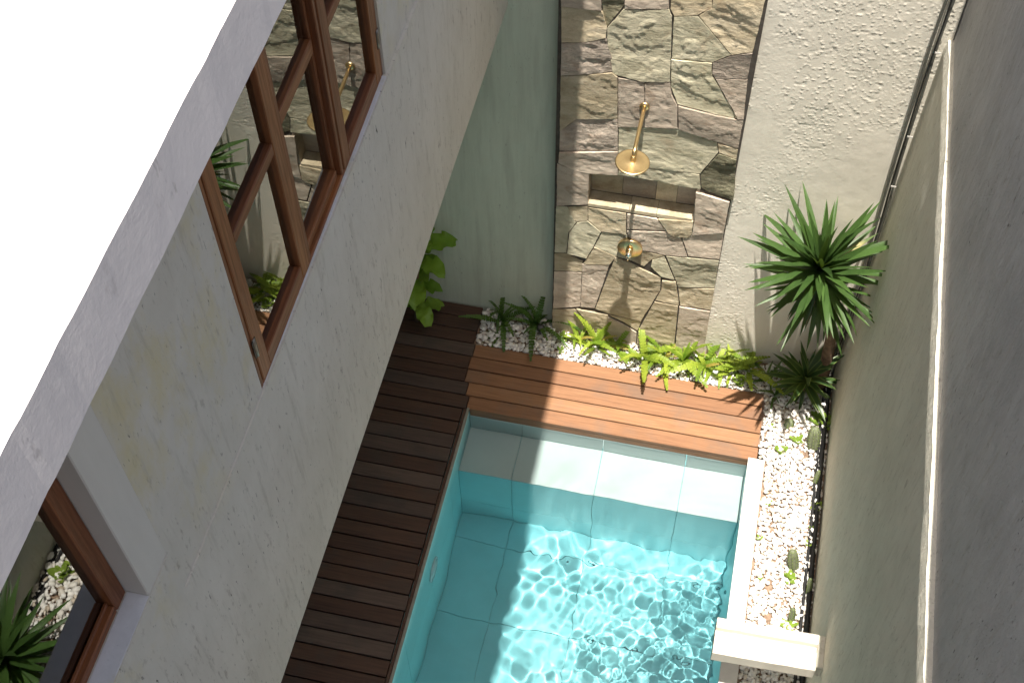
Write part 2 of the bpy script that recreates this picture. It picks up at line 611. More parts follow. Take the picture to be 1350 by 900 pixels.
# ground: one wide sheet with the pool cut out of it
gx = [-60, PX0 - 0.05, PX1 + 0.06, 60]
gy = [-60, PY0 - 0.05, PY1 + 0.05, 60]
gv = [(x, y, -0.14) for y in gy for x in gx]
gf = [(j * 4 + i, j * 4 + i + 1, (j + 1) * 4 + i + 1, (j + 1) * 4 + i) for j in range(3) for i in range(3) if not (i == 1 and j == 1)]
ground = mesh('ground', gv, gf, M_EARTH)
tag(ground, 'bare dark earth below the deck and gravel beds', kind='structure')

# planting beds of brown soil that carry the gravel
bed_back = box('planting_bed', -1.52, 0.999, 5.13, 5.405, -0.139, -0.03, M_SOIL)
tag(bed_back, 'narrow soil bed at the foot of the stone wall', kind='structure')
bed_side = box('planting_bed', 0.602, 0.999, 0.4, 5.129, -0.139, -0.03, M_SOIL)
tag(bed_side, 'long soil bed between pool coping and side wall', kind='structure')

# pool shell with separate tiles
bed_corner = box('planting_bed', 0.50, 0.6015, 4.70, 5.129, -0.139, -0.034, M_SOIL)
tag(bed_corner, 'strip of soil past the end of the deck boards', kind='structure')

pool = box('swimming_pool', PX0 - 0.1, PX1 + 0.1, PY0 - 0.1, PY1 + 0.1, ZF - 0.15, ZF - 0.012, M_GROUT)
tag(pool, 'small rectangular plunge pool lined with large pale tiles', kind='structure')
for nm, a in (('pool_wall', (PX0 - 0.1, PX0 - 0.012, PY0 - 0.1, PY1 + 0.1, ZF - 0.012, -0.062)),
              ('pool_wall', (PX1 + 0.012, PX1 + 0.1, PY0 - 0.1, PY1 + 0.008, ZF - 0.012, -0.012)),
              ('pool_wall', (PX0 - 0.012, PX1 + 0.012, PY1 + 0.012, PY1 + 0.1, ZF - 0.012, -0.088)),
              ('pool_wall', (PX0 - 0.012, PX1 + 0.012, PY0 - 0.1, PY0 - 0.012, ZF - 0.012, -0.02)),
              ('step_block', (PX0 - 0.012, PX1 + 0.012, YS + 0.012, PY1 + 0.012, ZF - 0.012, ZS - 0.012))):
    box(nm, *a, M_GROUT, pool)
TX = [PX0, -1.05, -0.48, 0.09, PX1]
TY = [PY0, 1.18, 1.75, 2.32, 2.89, 3.46, 4.03, YS]
J = 0.002
for i in range(4):
    x0, x1 = TX[i] + J, TX[i + 1] - J
    for j in range(7):
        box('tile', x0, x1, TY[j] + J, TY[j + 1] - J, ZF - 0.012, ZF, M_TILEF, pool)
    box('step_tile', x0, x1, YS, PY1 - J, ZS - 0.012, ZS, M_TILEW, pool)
    box('tile', x0, x1, YS, YS + 0.012, ZF + J, ZS - 0.012 - 0.57, M_TILE, pool)
    box('tile', x0, x1, YS, YS + 0.012, ZS - 0.582 + 2 * J, ZS - 0.0125, M_TILE, pool)
    box('step_tile', x0, x1, PY1, PY1 + 0.012, ZS + J, -0.089, M_TILEW, pool)
    box('tile', x0, x1, PY0 - 0.012, PY0, ZF + J, -0.022, M_TILE, pool)
TYW = TY + [PY1]
for j in range(8):
    y0, y1 = TYW[j] + J, TYW[j + 1] - J
    zlo = ZF if j < 7 else ZS
    for xa, xb in ((PX0 - 0.012, PX0), (PX1, PX1 + 0.012)):
        if j < 7:
            box('tile', xa, xb, y0, y1, zlo + J, -0.58 - J, M_TILE, pool)
            box('tile', xa, xb, y0, y1, -0.58 + J, -0.013, M_TILE, pool)
        else:
            box('tile', xa, xb, y0, y1, zlo + J, -0.013, M_TILE, pool)
# coping slabs along the gravel side
ycs = [0.4, 1.15, 1.745, 2.34, 2.935, 3.532, 4.13, 4.60]
for a_, b_ in zip(ycs[:-1], ycs[1:]):
    box('coping_slab', PX1 - 0.004, 0.60, a_ + 0.0012, b_ - 0.0012, -0.012, 0.006, M_COPING, pool, 0.002)
# grey lip along the deck side
box('edge_trim', PX0 - 0.014, PX0 + 0.004, PY0, PY1 + 0.004, -0.012, 0.003, M_EDGE, pool, 0.002)

# the underwater lamp in the left pool wall
lamp = thing('pool_lamp', 'round underwater lamp set in the shaded pool wall by the deck', 'lamp', (PX0 + 0.001, 3.52, -0.42))
lathe('bezel', [(0.092, 0.0), (0.092, 0.008), (0.078, 0.012), (0.066, 0.008), (0.066, 0.003)], (PX0 + 0.001, 3.52, -0.42), (1, 0, 0), M_LENS, lamp, 36)
lathe('lens', [(0.066, 0.004), (0.066, 0.012), (0.03, 0.018), (0.001, 0.019)], (PX0 + 0.001, 3.52, -0.42), (1, 0, 0), M_LENS, lamp, 36)

# water: a closed body whose top is a rippled sheet
def water_height(X, Y):
    rs = np.random.RandomState(3)
    h = np.zeros_like(X)
    # slow swell everywhere
    for _ in range(10):
        lam = rs.uniform(0.22, 0.5)
        th = rs.uniform(0, 2 * np.pi)
        k = 2 * np.pi / lam
        h += 0.0017 * lam / 0.35 * 0.42 * np.sin(k * (X * np.cos(th) + Y * np.sin(th)) + rs.uniform(0, 6.28))
    # chop that dies away towards the step and the shaded side: broad cells first, finer towards the spout
    wob = 0.04 * fbm(X * 3 + 5, Y * 3, 2, 7)
    def waves(n, l0, l1):
        c_ = np.zeros_like(X)
        for _ in range(n):
            lam = rs.uniform(l0, l1)
            th = rs.uniform(0, 2 * np.pi)
            k = 2 * np.pi / lam
            c_ += lam * np.sin(k * ((X + wob) * np.cos(th) + (Y + wob) * np.sin(th)) + rs.uniform(0, 6.28))
        return c_ / (2 * np.pi) * math.sqrt(2.0 / n)          # unit rms slope
    ss = lambda t: t * t * (3 - 2 * t)
    dx = ss(np.clip((X + 1.30) / 0.75, 0, 1))
    dy = ss(np.clip((4.35 - Y) / 0.55, 0.0, 1))
    gust = np.clip(2.4 * fbm(X * 1.8, Y * 1.8, 3, 4) - 0.25, 0.25, 1.6)
    h += waves(44, 0.075, 0.20) * (0.10 + 0.90 * dx * dy) * gust * 0.050
    fx = ss(np.clip((X + 0.95) / 0.9, 0, 1))
    fy = ss(np.clip((4.1 - Y) / 0.5, 0.0, 1))
    h += waves(60, 0.04, 0.085) * fx * fy * gust * 0.046
    # rings where the spout feeds the pool
    r_ = np.hypot(X - 0.33, Y - 3.0)
    r_ = r_ + 0.05 * fbm(X * 5, Y * 5, 2, 13)
    h += 0.0010 * np.sin(r_ * 2 * np.pi / 0.075) * np.exp(-r_ / 0.5)
    return h

def build_water():
    x0, x1, y0, y1 = PX0 - 0.006, PX1 + 0.006, PY0 - 0.006, PY1 + 0.006
    nx, ny = 320, 600
    xs, ys = np.linspace(x0, x1, nx), np.linspace(y0, y1, ny)
    X, Y = np.meshgrid(xs, ys)
    Z = ZW + water_height(X, Y)
    V = np.stack([X.ravel(), Y.ravel(), Z.ravel()], 1)
    idx = np.arange(nx * ny).reshape(ny, nx)
    F = np.stack([idx[:-1, :-1].ravel(), idx[:-1, 1:].ravel(), idx[1:, 1:].ravel(), idx[1:, :-1].ravel()], 1)
    rim = np.concatenate([idx[0, :], idx[1:, -1], idx[-1, -2::-1], idx[-2:0:-1, 0]])
    nb = len(V)
    low = V[rim].copy()
    low[:, 2] = ZF - 0.006
    V = np.concatenate([V, low])
    m = len(rim)
    k = np.arange(m)
    side = np.stack([rim[(k + 1) % m], rim[k], nb + k, nb + (k + 1) % m], 1)
    # floor fan of quads
    V = np.concatenate([V, [[(x0 + x1) / 2, (y0 + y1) / 2, ZF - 0.006]]])
    c_ = len(V) - 1
    fl = np.stack([nb + (k + 1) % m, nb + k, np.full(m, c_)], 1)
    me = bpy.data.meshes.new('water')
    me.from_pydata(V.tolist(), [], F.tolist() + side.tolist() + fl.tolist())
    sm = np.zeros(len(me.polygons), bool)
    sm[:len(F)] = True
    me.polygons.foreach_set('use_smooth', sm)
    # keep the rim of the surface shaded flat against the sides
    me.update()
    me.materials.append(M_WATER)
    o = bpy.data.objects.new('water', me)
    COL.objects.link(o)
    return o

water = build_water()
tag(water, 'clear rippled turquoise water filling the pool', kind='structure')
water.cycles.is_caustics_caster = True
for o in [pool] + list(pool.children):
    o.cycles.is_caustics_receiver = True

# timber deck, board by board
deck = box('timber_deck', -2.6, PX0 - 0.05, 0.3, 5.45, -0.139, -0.06, M_EARTH)
tag(deck, 'timber deck of separate boards around two sides of the pool', kind='structure')
box('bearer', -1.5, 0.5, 4.66, 4.70, -0.139, -0.03, M_DECKSH, deck)
box('bearer', -1.5, 0.5, 5.03, 5.07, -0.139, -0.03, M_DECKSH, deck)
PITCH, GAP = 0.1086, 0.0085

def board(x0, x1, y0, y1, mat, name='deck_board', z0=-0.03, z1=0.0):
    L, W, T = x1 - x0, y1 - y0, z1 - z0
    o = link(name, box_mesh(name, -L / 2, L / 2, -W / 2, W / 2, -T / 2, T / 2, 0.0025), deck, mat)
    o.location = ((x0 + x1) / 2, (y0 + y1) / 2, (z0 + z1) / 2 + random.uniform(-0.0012, 0.0012))
    o.rotation_euler = (random.uniform(-0.004, 0.004), 0, random.uniform(-0.0008, 0.0008))
    return o

for k in range(5):
    y0 = 4.587 + k * PITCH
    jx = (-1.44, -1.47, -1.505, -1.507, -1.50)[k]
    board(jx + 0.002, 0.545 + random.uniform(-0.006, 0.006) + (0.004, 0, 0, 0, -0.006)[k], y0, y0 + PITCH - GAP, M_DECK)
    board(-2.6, jx - 0.002, y0, y0 + PITCH - GAP, M_DECKG if k in (1, 4) else M_DECKSH)
for k in range(3):
    y0 = 4.587 + (5 + k) * PITCH
    board(-2.6, -1.52 + random.uniform(-0.004, 0.004), y0, min(y0 + PITCH - GAP, 5.452), M_DECKSH)
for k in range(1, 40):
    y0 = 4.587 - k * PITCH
    board(-2.6, -1.462 + random.uniform(-0.004, 0.003), y0, y0 + PITCH - GAP - random.uniform(0, 0.003), M_DECKG if random.random() < 0.35 else M_DECKSH)
box('border_board', -1.456, PX0 - 0.016, 0.3, 4.58, -0.03, 0.0005, M_DECKSH, deck, 0.002)
box('fascia_board', -1.416, 0.493, 4.5885, 4.6035, -0.0865, -0.031, M_DECK, deck, 0.002)

# white gravel: thousands of pebbles nobody could count
def pebbles(name, zones, label, seed):
    rs = np.random.RandomState(seed)
    bm = bmesh.new()
    bmesh.ops.create_icosphere(bm, subdivisions=1, radius=1)
    bm.verts.ensure_lookup_table()
    BV = np.array([v.co[:] for v in bm.verts])
    BF = np.array([[v.index for v in f.verts] for f in bm.faces])
    bm.free()
    P = []
    for (x0, x1, y0, y1, size, cover, keep) in zones:
        cell = {}
        pts = []
        g = size * 1.45
        n = int((x1 - x0) * (y1 - y0) / (size * size) * 9.0 * cover)
        for _ in range(n):
            x, y = rs.uniform(x0, x1), rs.uniform(y0, y1)
            if keep is not None and not keep(x, y, rs):
                continue
            lvl = 0
            ci, cj = int(x / g), int(y / g)
            cnt = 0
            for a in (-1, 0, 1):
                for b_ in (-1, 0, 1):
                    for (u, v, l_) in cell.get((ci + a, cj + b_), ()):
                        d = math.hypot(u - x, v - y)
                        if d < size * 1.15:
                            cnt += 1
                            if d < size * 0.62:
                                cnt += 3
            if cnt >= 6:
                continue
            cell.setdefault((ci, cj), []).append((x, y, cnt))
            pts.append((x, y, cnt, size))
        P += pts
    P = np.array(P)
    n = len(P)
    s = P[:, 3] * rs.uniform(0.55, 1.25, n) * 0.64
    sc = np.stack([s * rs.uniform(0.95, 1.5, n), s * rs.uniform(0.75, 1.05, n), s * rs.uniform(0.5, 0.8, n)], 1)
    az = rs.uniform(0, 6.283, n)
    tx, ty = rs.normal(0, 0.3, n), rs.normal(0, 0.3, n)
    V = BV[None] * sc[:, None, :]
    V = V * (1 + 0.16 * (np.sin(BV[None] @ rs.normal(0, 1.5, (3, 1)) * 2 + rs.uniform(0, 6, (n, 1, 1)))))
    ca, sa = np.cos(az)[:, None], np.sin(az)[:, None]
    x, y, z = V[..., 0] * ca - V[..., 1] * sa, V[..., 0] * sa + V[..., 1] * ca, V[..., 2]
    z = z + x * tx[:, None] + y * ty[:, None]
    base = -0.03 + sc[:, 2] * 0.75 + P[:, 2] * P[:, 3] * 0.2
    V = np.stack([x + P[:, 0:1], y + P[:, 1:2], z + base[:, None]], 2)
    F = BF[None] + (np.arange(n) * len(BV))[:, None, None]
    o = np_mesh(name, V.reshape(-1, 3), F.reshape(-1, 3), M_PEBBLE)
    return tag(o, label, kind='stuff')

def bare(x, y, rs):
    v = float(fbm(x * 9, y * 9, 3, 2))
    edge = 0.035 if x > 0.9 else 0.0
    lim = 0.735 if y < 4.7 else 0.82
    if y < 3.1:
        lim = 0.8
    return v < lim - edge

pebbles('gravel', [(-1.5, -0.99, 5.14, 5.44, 0.027, 1.0, None), (-0.99, 0.55, 5.14, 5.36, 0.0215, 1.0, None),
                   (0.555, 0.985, 5.0, 5.39, 0.024, 1.0, None), (0.56, 0.62, 4.61, 5.0, 0.026, 1.0, None)], 'white pebble gravel below the stone wall', 4)
pebbles('gravel', [(0.615, 0.985, 3.0, 5.0, 0.0235, 1.0, bare), (0.615, 0.985, 0.6, 3.0, 0.034, 1.0, None)],
        'white pebble gravel between coping and side wall', 9)

# ================================================================== WALLS
# rear wall: green washed panel, roughcast panel
rear = thing('rear_wall', 'rear courtyard wall with green washed and roughcast plaster beside the stone cladding', 'wall', (0, 5.6, -0.1))

def grid_wall(name, u, w, off, mat, parent, plane, side_depth):
    """plane 'y': u=x, w=z, off gives y; plane 'x': u=y, w=z, off gives x. Closed with a back face."""
    U, W = np.meshgrid(u, w)
    D = off(U, W)
    nx, nz = len(u), len(w)
    idx = np.arange(nx * nz).reshape(nz, nx)
    F = np.stack([idx[:-1, :-1].ravel(), idx[:-1, 1:].ravel(), idx[1:, 1:].ravel(), idx[1:, :-1].ravel()], 1)
    Fr = np.stack([U.ravel(), D.ravel(), W.ravel()], 1)
    rim = np.concatenate([idx[0, :], idx[1:, -1], idx[-1, -2::-1], idx[-2:0:-1, 0]])
    bk = Fr[rim].copy()
    bk[:, 1] = side_depth
    m = len(rim)
    k = np.arange(m)
    nb = len(Fr)
    # the sides get their own copy of the rim so that the face's shading stays flat up to its edges
    S_ = np.stack([nb + m + k, nb + k, nb + (k + 1) % m, nb + m + (k + 1) % m], 1)
    V = np.concatenate([Fr, bk, Fr[rim]])
    if plane == 'x':
        V = V[:, [1, 0, 2]]
    me = bpy.data.meshes.new(name)
    me.from_pydata(V.tolist(), [], F.tolist() + S_.tolist() + [tuple(range(nb, nb + m))])
    sm = np.zeros(len(me.polygons), bool)
    sm[:len(F)] = True
    me.polygons.foreach_set('use_smooth', sm)
    me.update()
    fix_normals(me)
    return link(name, me, parent, mat)

grid_wall('green_panel', np.linspace(-3.2, -0.985, 90), np.linspace(-0.1, 4.7, 180),
          lambda x, z: 5.458 + 0.006 * fbm(x * 2, z * 1.2, 3, 1) - 0.003 * fbm(x * 24, z * 9, 2, 3), M_GREEN, rear, 'y', 5.72)

def rough_off(x, z):
    # smooth trowelled plaster with pitted roughcast patches
    patch = np.clip((fbm(x * 1.3 + 3, z * 0.9, 3, 6) - 0.56) * 7 + np.where(z > 2.35, 0.7, 0.0) + np.where((z < 1.75) & (z > 1.45), 0.5, 0.0), 0, 1)
    a = 0.010 * (fbm(x * 1.7, z * 1.4, 3, 2) - 0.5)
    n = fbm(x * 70, z * 70, 3, 8)
    b_ = 0.0032 * np.clip(n - 0.58, 0, 1) * 2.2 * (0.04 + patch)
    pits = -0.0022 * np.clip(0.33 - fbm(x * 26, z * 30, 2, 9), 0, 1) * 3 * (0.05 + patch)
    c_ = 0.0018 * (fbm(x * 14, z * 10, 3, 11) - 0.5)
    return 5.408 - a - b_ - pits - c_

grid_wall('roughcast_panel', np.linspace(0.082, 1.03, 230), np.linspace(-0.1, 4.0, 1000), rough_off, M_ROUGH, rear, 'y', 5.72)
box('wall_head', 0.082, 1.03, 5.41, 5.72, 4.0005, 4.7, M_ROUGH, rear)

# stone clad shower wall
clad = thing('stone_wall', 'shower wall clad in irregular split sandstone slabs around a niche', 'wall', (-0.46, 5.5, -0.1))
NX0, NX1, NZ0, NZ1 = -0.786, -0.13, 1.388, 1.664
YB = 5.3765
for a in ((-1.0, NX0 - 0.02, YB, 5.72, -0.1, 4.7), (NX1 + 0.02, 0.081, YB, 5.72, -0.1, 4.7),
          (NX0 - 0.02, NX1 + 0.02, YB, 5.72, -0.1, NZ0 - 0.03), (NX0 - 0.02, NX1 + 0.02, YB, 5.72, NZ1 + 0.03, 4.7),
          (NX0 - 0.02, NX1 + 0.02, 5.52, 5.72, NZ0 - 0.03, NZ1 + 0.03)):
    box('backing', *a, M_MORTAR, clad)

# stone outlines on the wall, (x, z) in metres
STONES = [
    ('lav', [(-0.986,3.088),(-0.777,3.122),(-0.766,2.925),(-0.885,2.921),(-0.983,2.918)]),
    ('dark', [(-0.773,3.123),(-0.655,3.142),(-0.65,2.972),(-0.733,2.814),(-0.759,2.872)]),
    ('lav', [(-0.653,3.142),(-0.43,3.178),(-0.414,2.996),(-0.644,2.957)]),
    ('tan', [(-0.983,2.909),(-0.884,2.913),(-0.762,2.916),(-0.732,2.807),(-0.734,2.739),(-0.85,2.69),(-0.978,2.66)]),
    ('green', [(-0.73,2.805),(-0.648,2.949),(-0.414,2.989),(-0.393,2.948),(-0.364,2.492),(-0.506,2.465),(-0.683,2.486),(-0.729,2.737)]),
    ('lavd', [(-0.978,2.654),(-0.85,2.685),(-0.732,2.731),(-0.69,2.586),(-0.689,2.504),(-0.977,2.423)]),
    ('tan', [(-0.977,2.415),(-0.688,2.497),(-0.656,2.47),(-0.639,2.151),(-0.878,2.103),(-0.975,1.984)]),
    ('lav', [(-0.652,2.465),(-0.505,2.458),(-0.479,2.119),(-0.632,2.088)]),
    ('lav', [(-0.5,2.454),(-0.364,2.486),(-0.347,2.395),(-0.308,2.318),(-0.29,2.146),(-0.477,2.119)]),
    ('lavd', [(-0.975,1.978),(-0.878,2.097),(-0.639,2.145),(-0.623,1.899),(-0.975,1.815)]),
    ('lav', [(-0.975,1.807),(-0.623,1.892),(-0.612,1.691),(-0.785,1.666),(-0.866,1.666),(-0.978,1.718)]),
    ('green', [(-0.629,2.082),(-0.476,2.113),(-0.29,2.14),(-0.179,2.109),(-0.056,2.077),(-0.041,2.0),(-0.126,1.802),(-0.295,1.796),(-0.44,1.793),(-0.612,1.755)]),
    ('green', [(-0.611,1.748),(-0.44,1.786),(-0.294,1.79),(-0.128,1.795),(-0.108,1.673),(-0.608,1.692)]),
    ('tan', [(-0.421,3.18),(-0.211,3.214),(-0.193,3.038),(-0.265,2.977),(-0.38,2.95),(-0.402,2.987)]),
    ('green', [(-0.382,2.945),(-0.259,2.971),(-0.059,2.739),(-0.152,2.67),(-0.368,2.662)]),
    ('tan', [(-0.207,3.214),(0.071,3.259),(0.061,2.932),(0.051,2.776),(-0.055,2.741),(-0.256,2.974),(-0.19,3.036)]),
    ('green', [(-0.37,2.655),(-0.151,2.665),(-0.144,2.587),(0.034,2.287),(-0.087,2.294),(-0.307,2.329),(-0.357,2.454)]),
    ('lavd', [(-0.148,2.665),(-0.054,2.735),(0.052,2.772),(0.05,2.588),(-0.12,2.562),(-0.142,2.596)]),
    ('lav', [(-0.117,2.557),(0.051,2.583),(0.069,2.294),(0.037,2.288)]),
    ('lav', [(-0.302,2.32),(-0.086,2.288),(0.037,2.281),(0.069,2.288),(0.067,2.056),(-0.053,2.084),(-0.183,2.118),(-0.285,2.142)]),
    ('tan', [(-0.05,2.076),(0.067,2.051),(0.068,1.973),(-0.036,2.001)]),
    ('dark', [(-0.035,1.993),(0.069,1.968),(0.095,1.629),(-0.069,1.664),(-0.104,1.683),(-0.123,1.794)]),
    ('lav', [(-0.986,1.703),(-0.867,1.679),(-0.789,1.664),(-0.785,1.381),(-0.984,1.323)]),
    ('tan', [(-0.913,1.321),(-0.787,1.363),(-0.782,1.227),(-0.853,1.194),(-0.896,1.239)]),
    ('green', [(-0.987,1.313),(-0.916,1.32),(-0.856,1.188),(-0.903,1.083),(-0.912,0.871),(-0.991,0.86)]),
    ('green', [(-0.85,1.187),(-0.782,1.219),(-0.693,1.134),(-0.734,0.982),(-0.776,0.851),(-0.907,0.872),(-0.898,1.08)]),
    ('tan', [(-0.784,1.347),(-0.542,1.35),(-0.53,1.149),(-0.691,1.138),(-0.777,1.226)]),
    ('green', [(-0.687,1.127),(-0.53,1.141),(-0.497,1.141),(-0.482,0.9),(-0.584,0.92),(-0.727,0.979)]),
    ('tan', [(-0.991,0.843),(-0.912,0.861),(-0.802,0.808),(-0.801,0.701),(-0.991,0.663)]),
    ('tan', [(-0.773,0.847),(-0.729,0.975),(-0.586,0.915),(-0.623,0.818),(-0.796,0.788)]),
    ('lav', [(-0.991,0.65),(-0.803,0.69),(-0.803,0.312),(-0.993,0.241)]),
    ('lav', [(-0.801,0.781),(-0.623,0.809),(-0.701,0.323),(-0.8,0.315)]),
    ('tan', [(-0.588,0.907),(-0.501,0.882),(-0.413,0.833),(-0.277,0.772),(-0.271,0.635),(-0.374,0.265),(-0.598,0.29),(-0.696,0.325)]),
    ('tan', [(-0.597,0.269),(-0.373,0.252),(-0.392,0.143),(-0.493,0.214)]),
    ('lav', [(-0.602,0.245),(-0.497,0.195),(-0.396,0.124),(-0.383,-0.17),(-0.601,-0.235)]),
    ('tan', [(-0.997,0.225),(-0.838,0.268),(-0.754,0.149),(-0.739,-0.276),(-0.998,-0.353)]),
    ('tan', [(-0.828,0.28),(-0.603,0.272),(-0.596,-0.233),(-0.728,-0.273),(-0.743,0.161)]),
    ('lav', [(-0.534,1.348),(-0.348,1.348),(-0.282,1.248),(-0.526,1.204)]),
    ('tan', [(-0.338,1.351),(-0.122,1.373),(-0.12,1.258),(-0.14,1.22),(-0.225,1.203),(-0.275,1.25)]),
    ('lav', [(-0.525,1.189),(-0.271,1.236),(-0.181,1.195),(-0.126,1.031),(-0.262,1.012),(-0.416,1.02),(-0.481,1.034)]),
    ('lav', [(-0.133,1.643),(0.075,1.608),(0.073,1.319),(-0.117,1.251),(-0.116,1.382)]),
    ('lav', [(-0.172,1.197),(-0.118,1.236),(0.075,1.305),(0.078,1.059),(-0.12,1.036)]),
    ('green', [(-0.259,1.001),(0.077,1.044),(0.08,0.761),(-0.156,0.707),(-0.177,0.774)]),
    ('tan', [(-0.154,0.691),(0.081,0.749),(0.082,0.521),(-0.123,0.516)]),
    ('green', [(-0.345,0.937),(-0.27,0.991),(-0.187,0.772),(-0.274,0.789),(-0.35,0.873)]),
    ('tan', [(-0.48,1.019),(-0.415,1.009),(-0.271,1.002),(-0.35,0.94),(-0.395,0.862),(-0.487,0.901)]),
    ('tan', [(-0.265,0.747),(-0.175,0.755),(-0.133,0.513),(-0.293,0.521),(-0.262,0.646)]),
    ('tan', [(-0.297,0.503),(-0.137,0.504),(-0.12,-0.092),(-0.383,-0.17),(-0.386,0.136)]),
    ('lav', [(-0.127,0.502),(0.079,0.503),(0.089,-0.076),(-0.11,-0.089)]),
]

def inset_poly(P, d):
    n = len(P)
    A = sum(P[i][0] * P[(i + 1) % n][1] - P[(i + 1) % n][0] * P[i][1] for i in range(n))
    if A < 0:
        P = P[::-1]
    out = []
    for i in range(n):
        p0, p1, p2 = Vector(P[i - 1]), Vector(P[i]), Vector(P[(i + 1) % n])
        e1, e2 = (p1 - p0).normalized(), (p2 - p1).normalized()
        n1, n2 = Vector((-e1.y, e1.x)), Vector((-e2.y, e2.x))
        b_ = n1 + n2
        if b_.length < 1e-4:
            b_ = n1
        b_.normalize()
        k = d / max(0.45, b_.dot(n1))
        out.append(p1 + b_ * k)
    return out


def stone(kind, poly, seed, step=0.0095, joint=0.0004, relief=1.0, proud=None):
    rs = np.random.RandomState(seed)
    P = inset_poly([tuple(p) for p in poly], joint)
    n = len(P)
    # ragged outline
    ring = []
    for i in range(n):
        a, b_ = P[i], P[(i + 1) % n]
        m = max(1, int(round((b_ - a).length / (step * 1.1))))
        e = (b_ - a).normalized()
        nn = Vector((-e.y, e.x))
        for k in range(m):
            q = a.lerp(b_, k / m)
            if k:
                q = q + nn * float((vnoise(q.x * 34, q.y * 34, 3) - 0.5) * 0.003)
            ring.append(q)
    xs = [q.x for q in ring]
    zs = [q.y for q in ring]
    pts = list(ring)
    gx_ = np.arange(min(xs), max(xs), step)
    gz_ = np.arange(min(zs), max(zs), step)
    for j, z in enumerate(gz_):
        for x in gx_:
            q = Vector((x + (j % 2) * step / 2 + rs.uniform(-0.2, 0.2) * step, z + rs.uniform(-0.2, 0.2) * step))
            # keep a margin off the outline
            ins = False
            dmin = 9
            for i in range(n):
                a, b_ = P[i], P[(i + 1) % n]
                if (a.y > q.y) != (b_.y > q.y) and q.x < (b_.x - a.x) * (q.y - a.y) / (b_.y - a.y) + a.x:
                    ins = not ins
                t = max(0, min(1, (q - a).dot(b_ - a) / max(1e-9, (b_ - a).length_squared)))
                dmin = min(dmin, (q - a - (b_ - a) * t).length)
            if ins and dmin > step * 0.55:
                pts.append(q)
    nr = len(ring)
    res = delaunay_2d_cdt(pts, [], [list(range(nr))], 1, 1e-6)
    vo, fo = res[0], res[2]
    X = np.array([v.x for v in vo])
    Z = np.array([v.y for v in vo])
    # cleft relief: broken terraces running at a slant of the stone's own
    th = rs.uniform(-0.5, 0.5)
    U = X * np.cos(th) + Z * np.sin(th)
    W = -X * np.sin(th) + Z * np.cos(th)
    f = fbm(U * 3.0 + seed, W * 5.5, 3, seed % 23, 0.45) + 0.10 * (fbm(U * 26, W * 40, 3, seed % 19, 0.6) - 0.5)
    lev = 7.0
    q = f * lev
    fl = np.floor(q)
    fr = q - fl
    terr = (fl + np.clip((fr - 0.86) / 0.14, 0, 1)) / lev
    H = relief * (0.030 * (terr - 0.5) + 0.003 * (f - 0.5)) + 0.0035 * (fbm(X * 40, Z * 52, 4, 5, 0.6) - 0.5)
    tilt = rs.normal(0, 0.007, 2)
    cx, cz = X.mean(), Z.mean()
    H = H + tilt[0] * (X - cx) + tilt[1] * (Z - cz)
    pr = (rs.uniform(0.005, 0.009) if rs.rand() < 0.22 else rs.uniform(-0.0015, 0.0015)) if proud is None else proud
    # distance to outline for a broken arris
    D = np.full(len(X), 9.0)
    for i in range(n):
        a, b_ = P[i], P[(i + 1) % n]
        L2 = max(1e-9, (b_ - a).length_squared)
        t = np.clip(((X - a.x) * (b_.x - a.x) + (Z - a.y) * (b_.y - a.y)) / L2, 0, 1)
        D = np.minimum(D, np.hypot(X - a.x - (b_.x - a.x) * t, Z - a.y - (b_.y - a.y) * t))
    H = H * (0.55 + 0.45 * np.clip(D / 0.05, 0, 1))
    Y = 5.367 - pr - H
    Y = np.minimum(Y, 5.3755)
    V = [(X[i], Y[i], Z[i]) for i in range(len(X))]
    F = [tuple(t) for t in fo]
    # sides from boundary edges
    cnt = {}
    for t in F:
        for k in range(3):
            e = (t[k], t[(k + 1) % 3])
            cnt[e] = 1
    nb = len(V)
    mp = {}
    sides = []
    for (a, b_) in cnt:
        if (b_, a) not in cnt:
            for v in (a, b_):
                if v not in mp:
                    mp[v] = len(V)
                    V.append((X[v], 5.41, Z[v]))
                    V.append((X[v], Y[v], Z[v]))
            sides.append((mp[b_] + 1, mp[a] + 1, mp[a], mp[b_]))
    me = bpy.data.meshes.new('stone')
    me.from_pydata([tuple(map(float, v)) for v in V], [], F + sides)
    me.update()
    fix_normals(me)
    sm = [True] * len(F) + [False] * len(sides)
    me.polygons.foreach_set('use_smooth', sm)
    return link('stone', me, clad, M_STONE[kind])


for i, (kind, poly) in enumerate(STONES):
    stone(kind, poly, 100 + i * 7, relief={'green': 0.95, 'tan': 0.9, 'lav': 0.7, 'lavd': 1.35, 'dark': 1.7}[kind])
# courses above, seen only in the window reflections and from higher up
zt = [3.18, 3.47, 3.83, 4.16, 4.5, 4.7]
rsx = random.Random(4)
for j in range(5):
    xs = [-0.985]
    while xs[-1] < -0.15:
        xs.append(xs[-1] + rsx.uniform(0.22, 0.42))
    xs[-1] = 0.075
    sk = [rsx.uniform(-0.03, 0.03) for _ in xs]
    for a in range(len(xs) - 1):
        stone(rsx.choice(['tan', 'lav', 'green', 'lavd']),
              [(xs[a] + (sk[a] if a else 0), zt[j] + 0.03 * (xs[a] + 0.5) + (0.01 if j else 0)), (xs[a + 1] + (sk[a + 1] if xs[a + 1] < 0 else 0), zt[j] + 0.03 * (xs[a + 1] + 0.5) + (0.01 if j else 0)),
               (xs[a + 1] - (sk[a + 1] if xs[a + 1] < 0 else 0), zt[j + 1] + 0.03 * (xs[a + 1] + 0.5)), (xs[a] - (sk[a] if a else 0), zt[j + 1] + 0.03 * (xs[a] + 0.5))],
              900 + j * 31 + a, step=0.03)
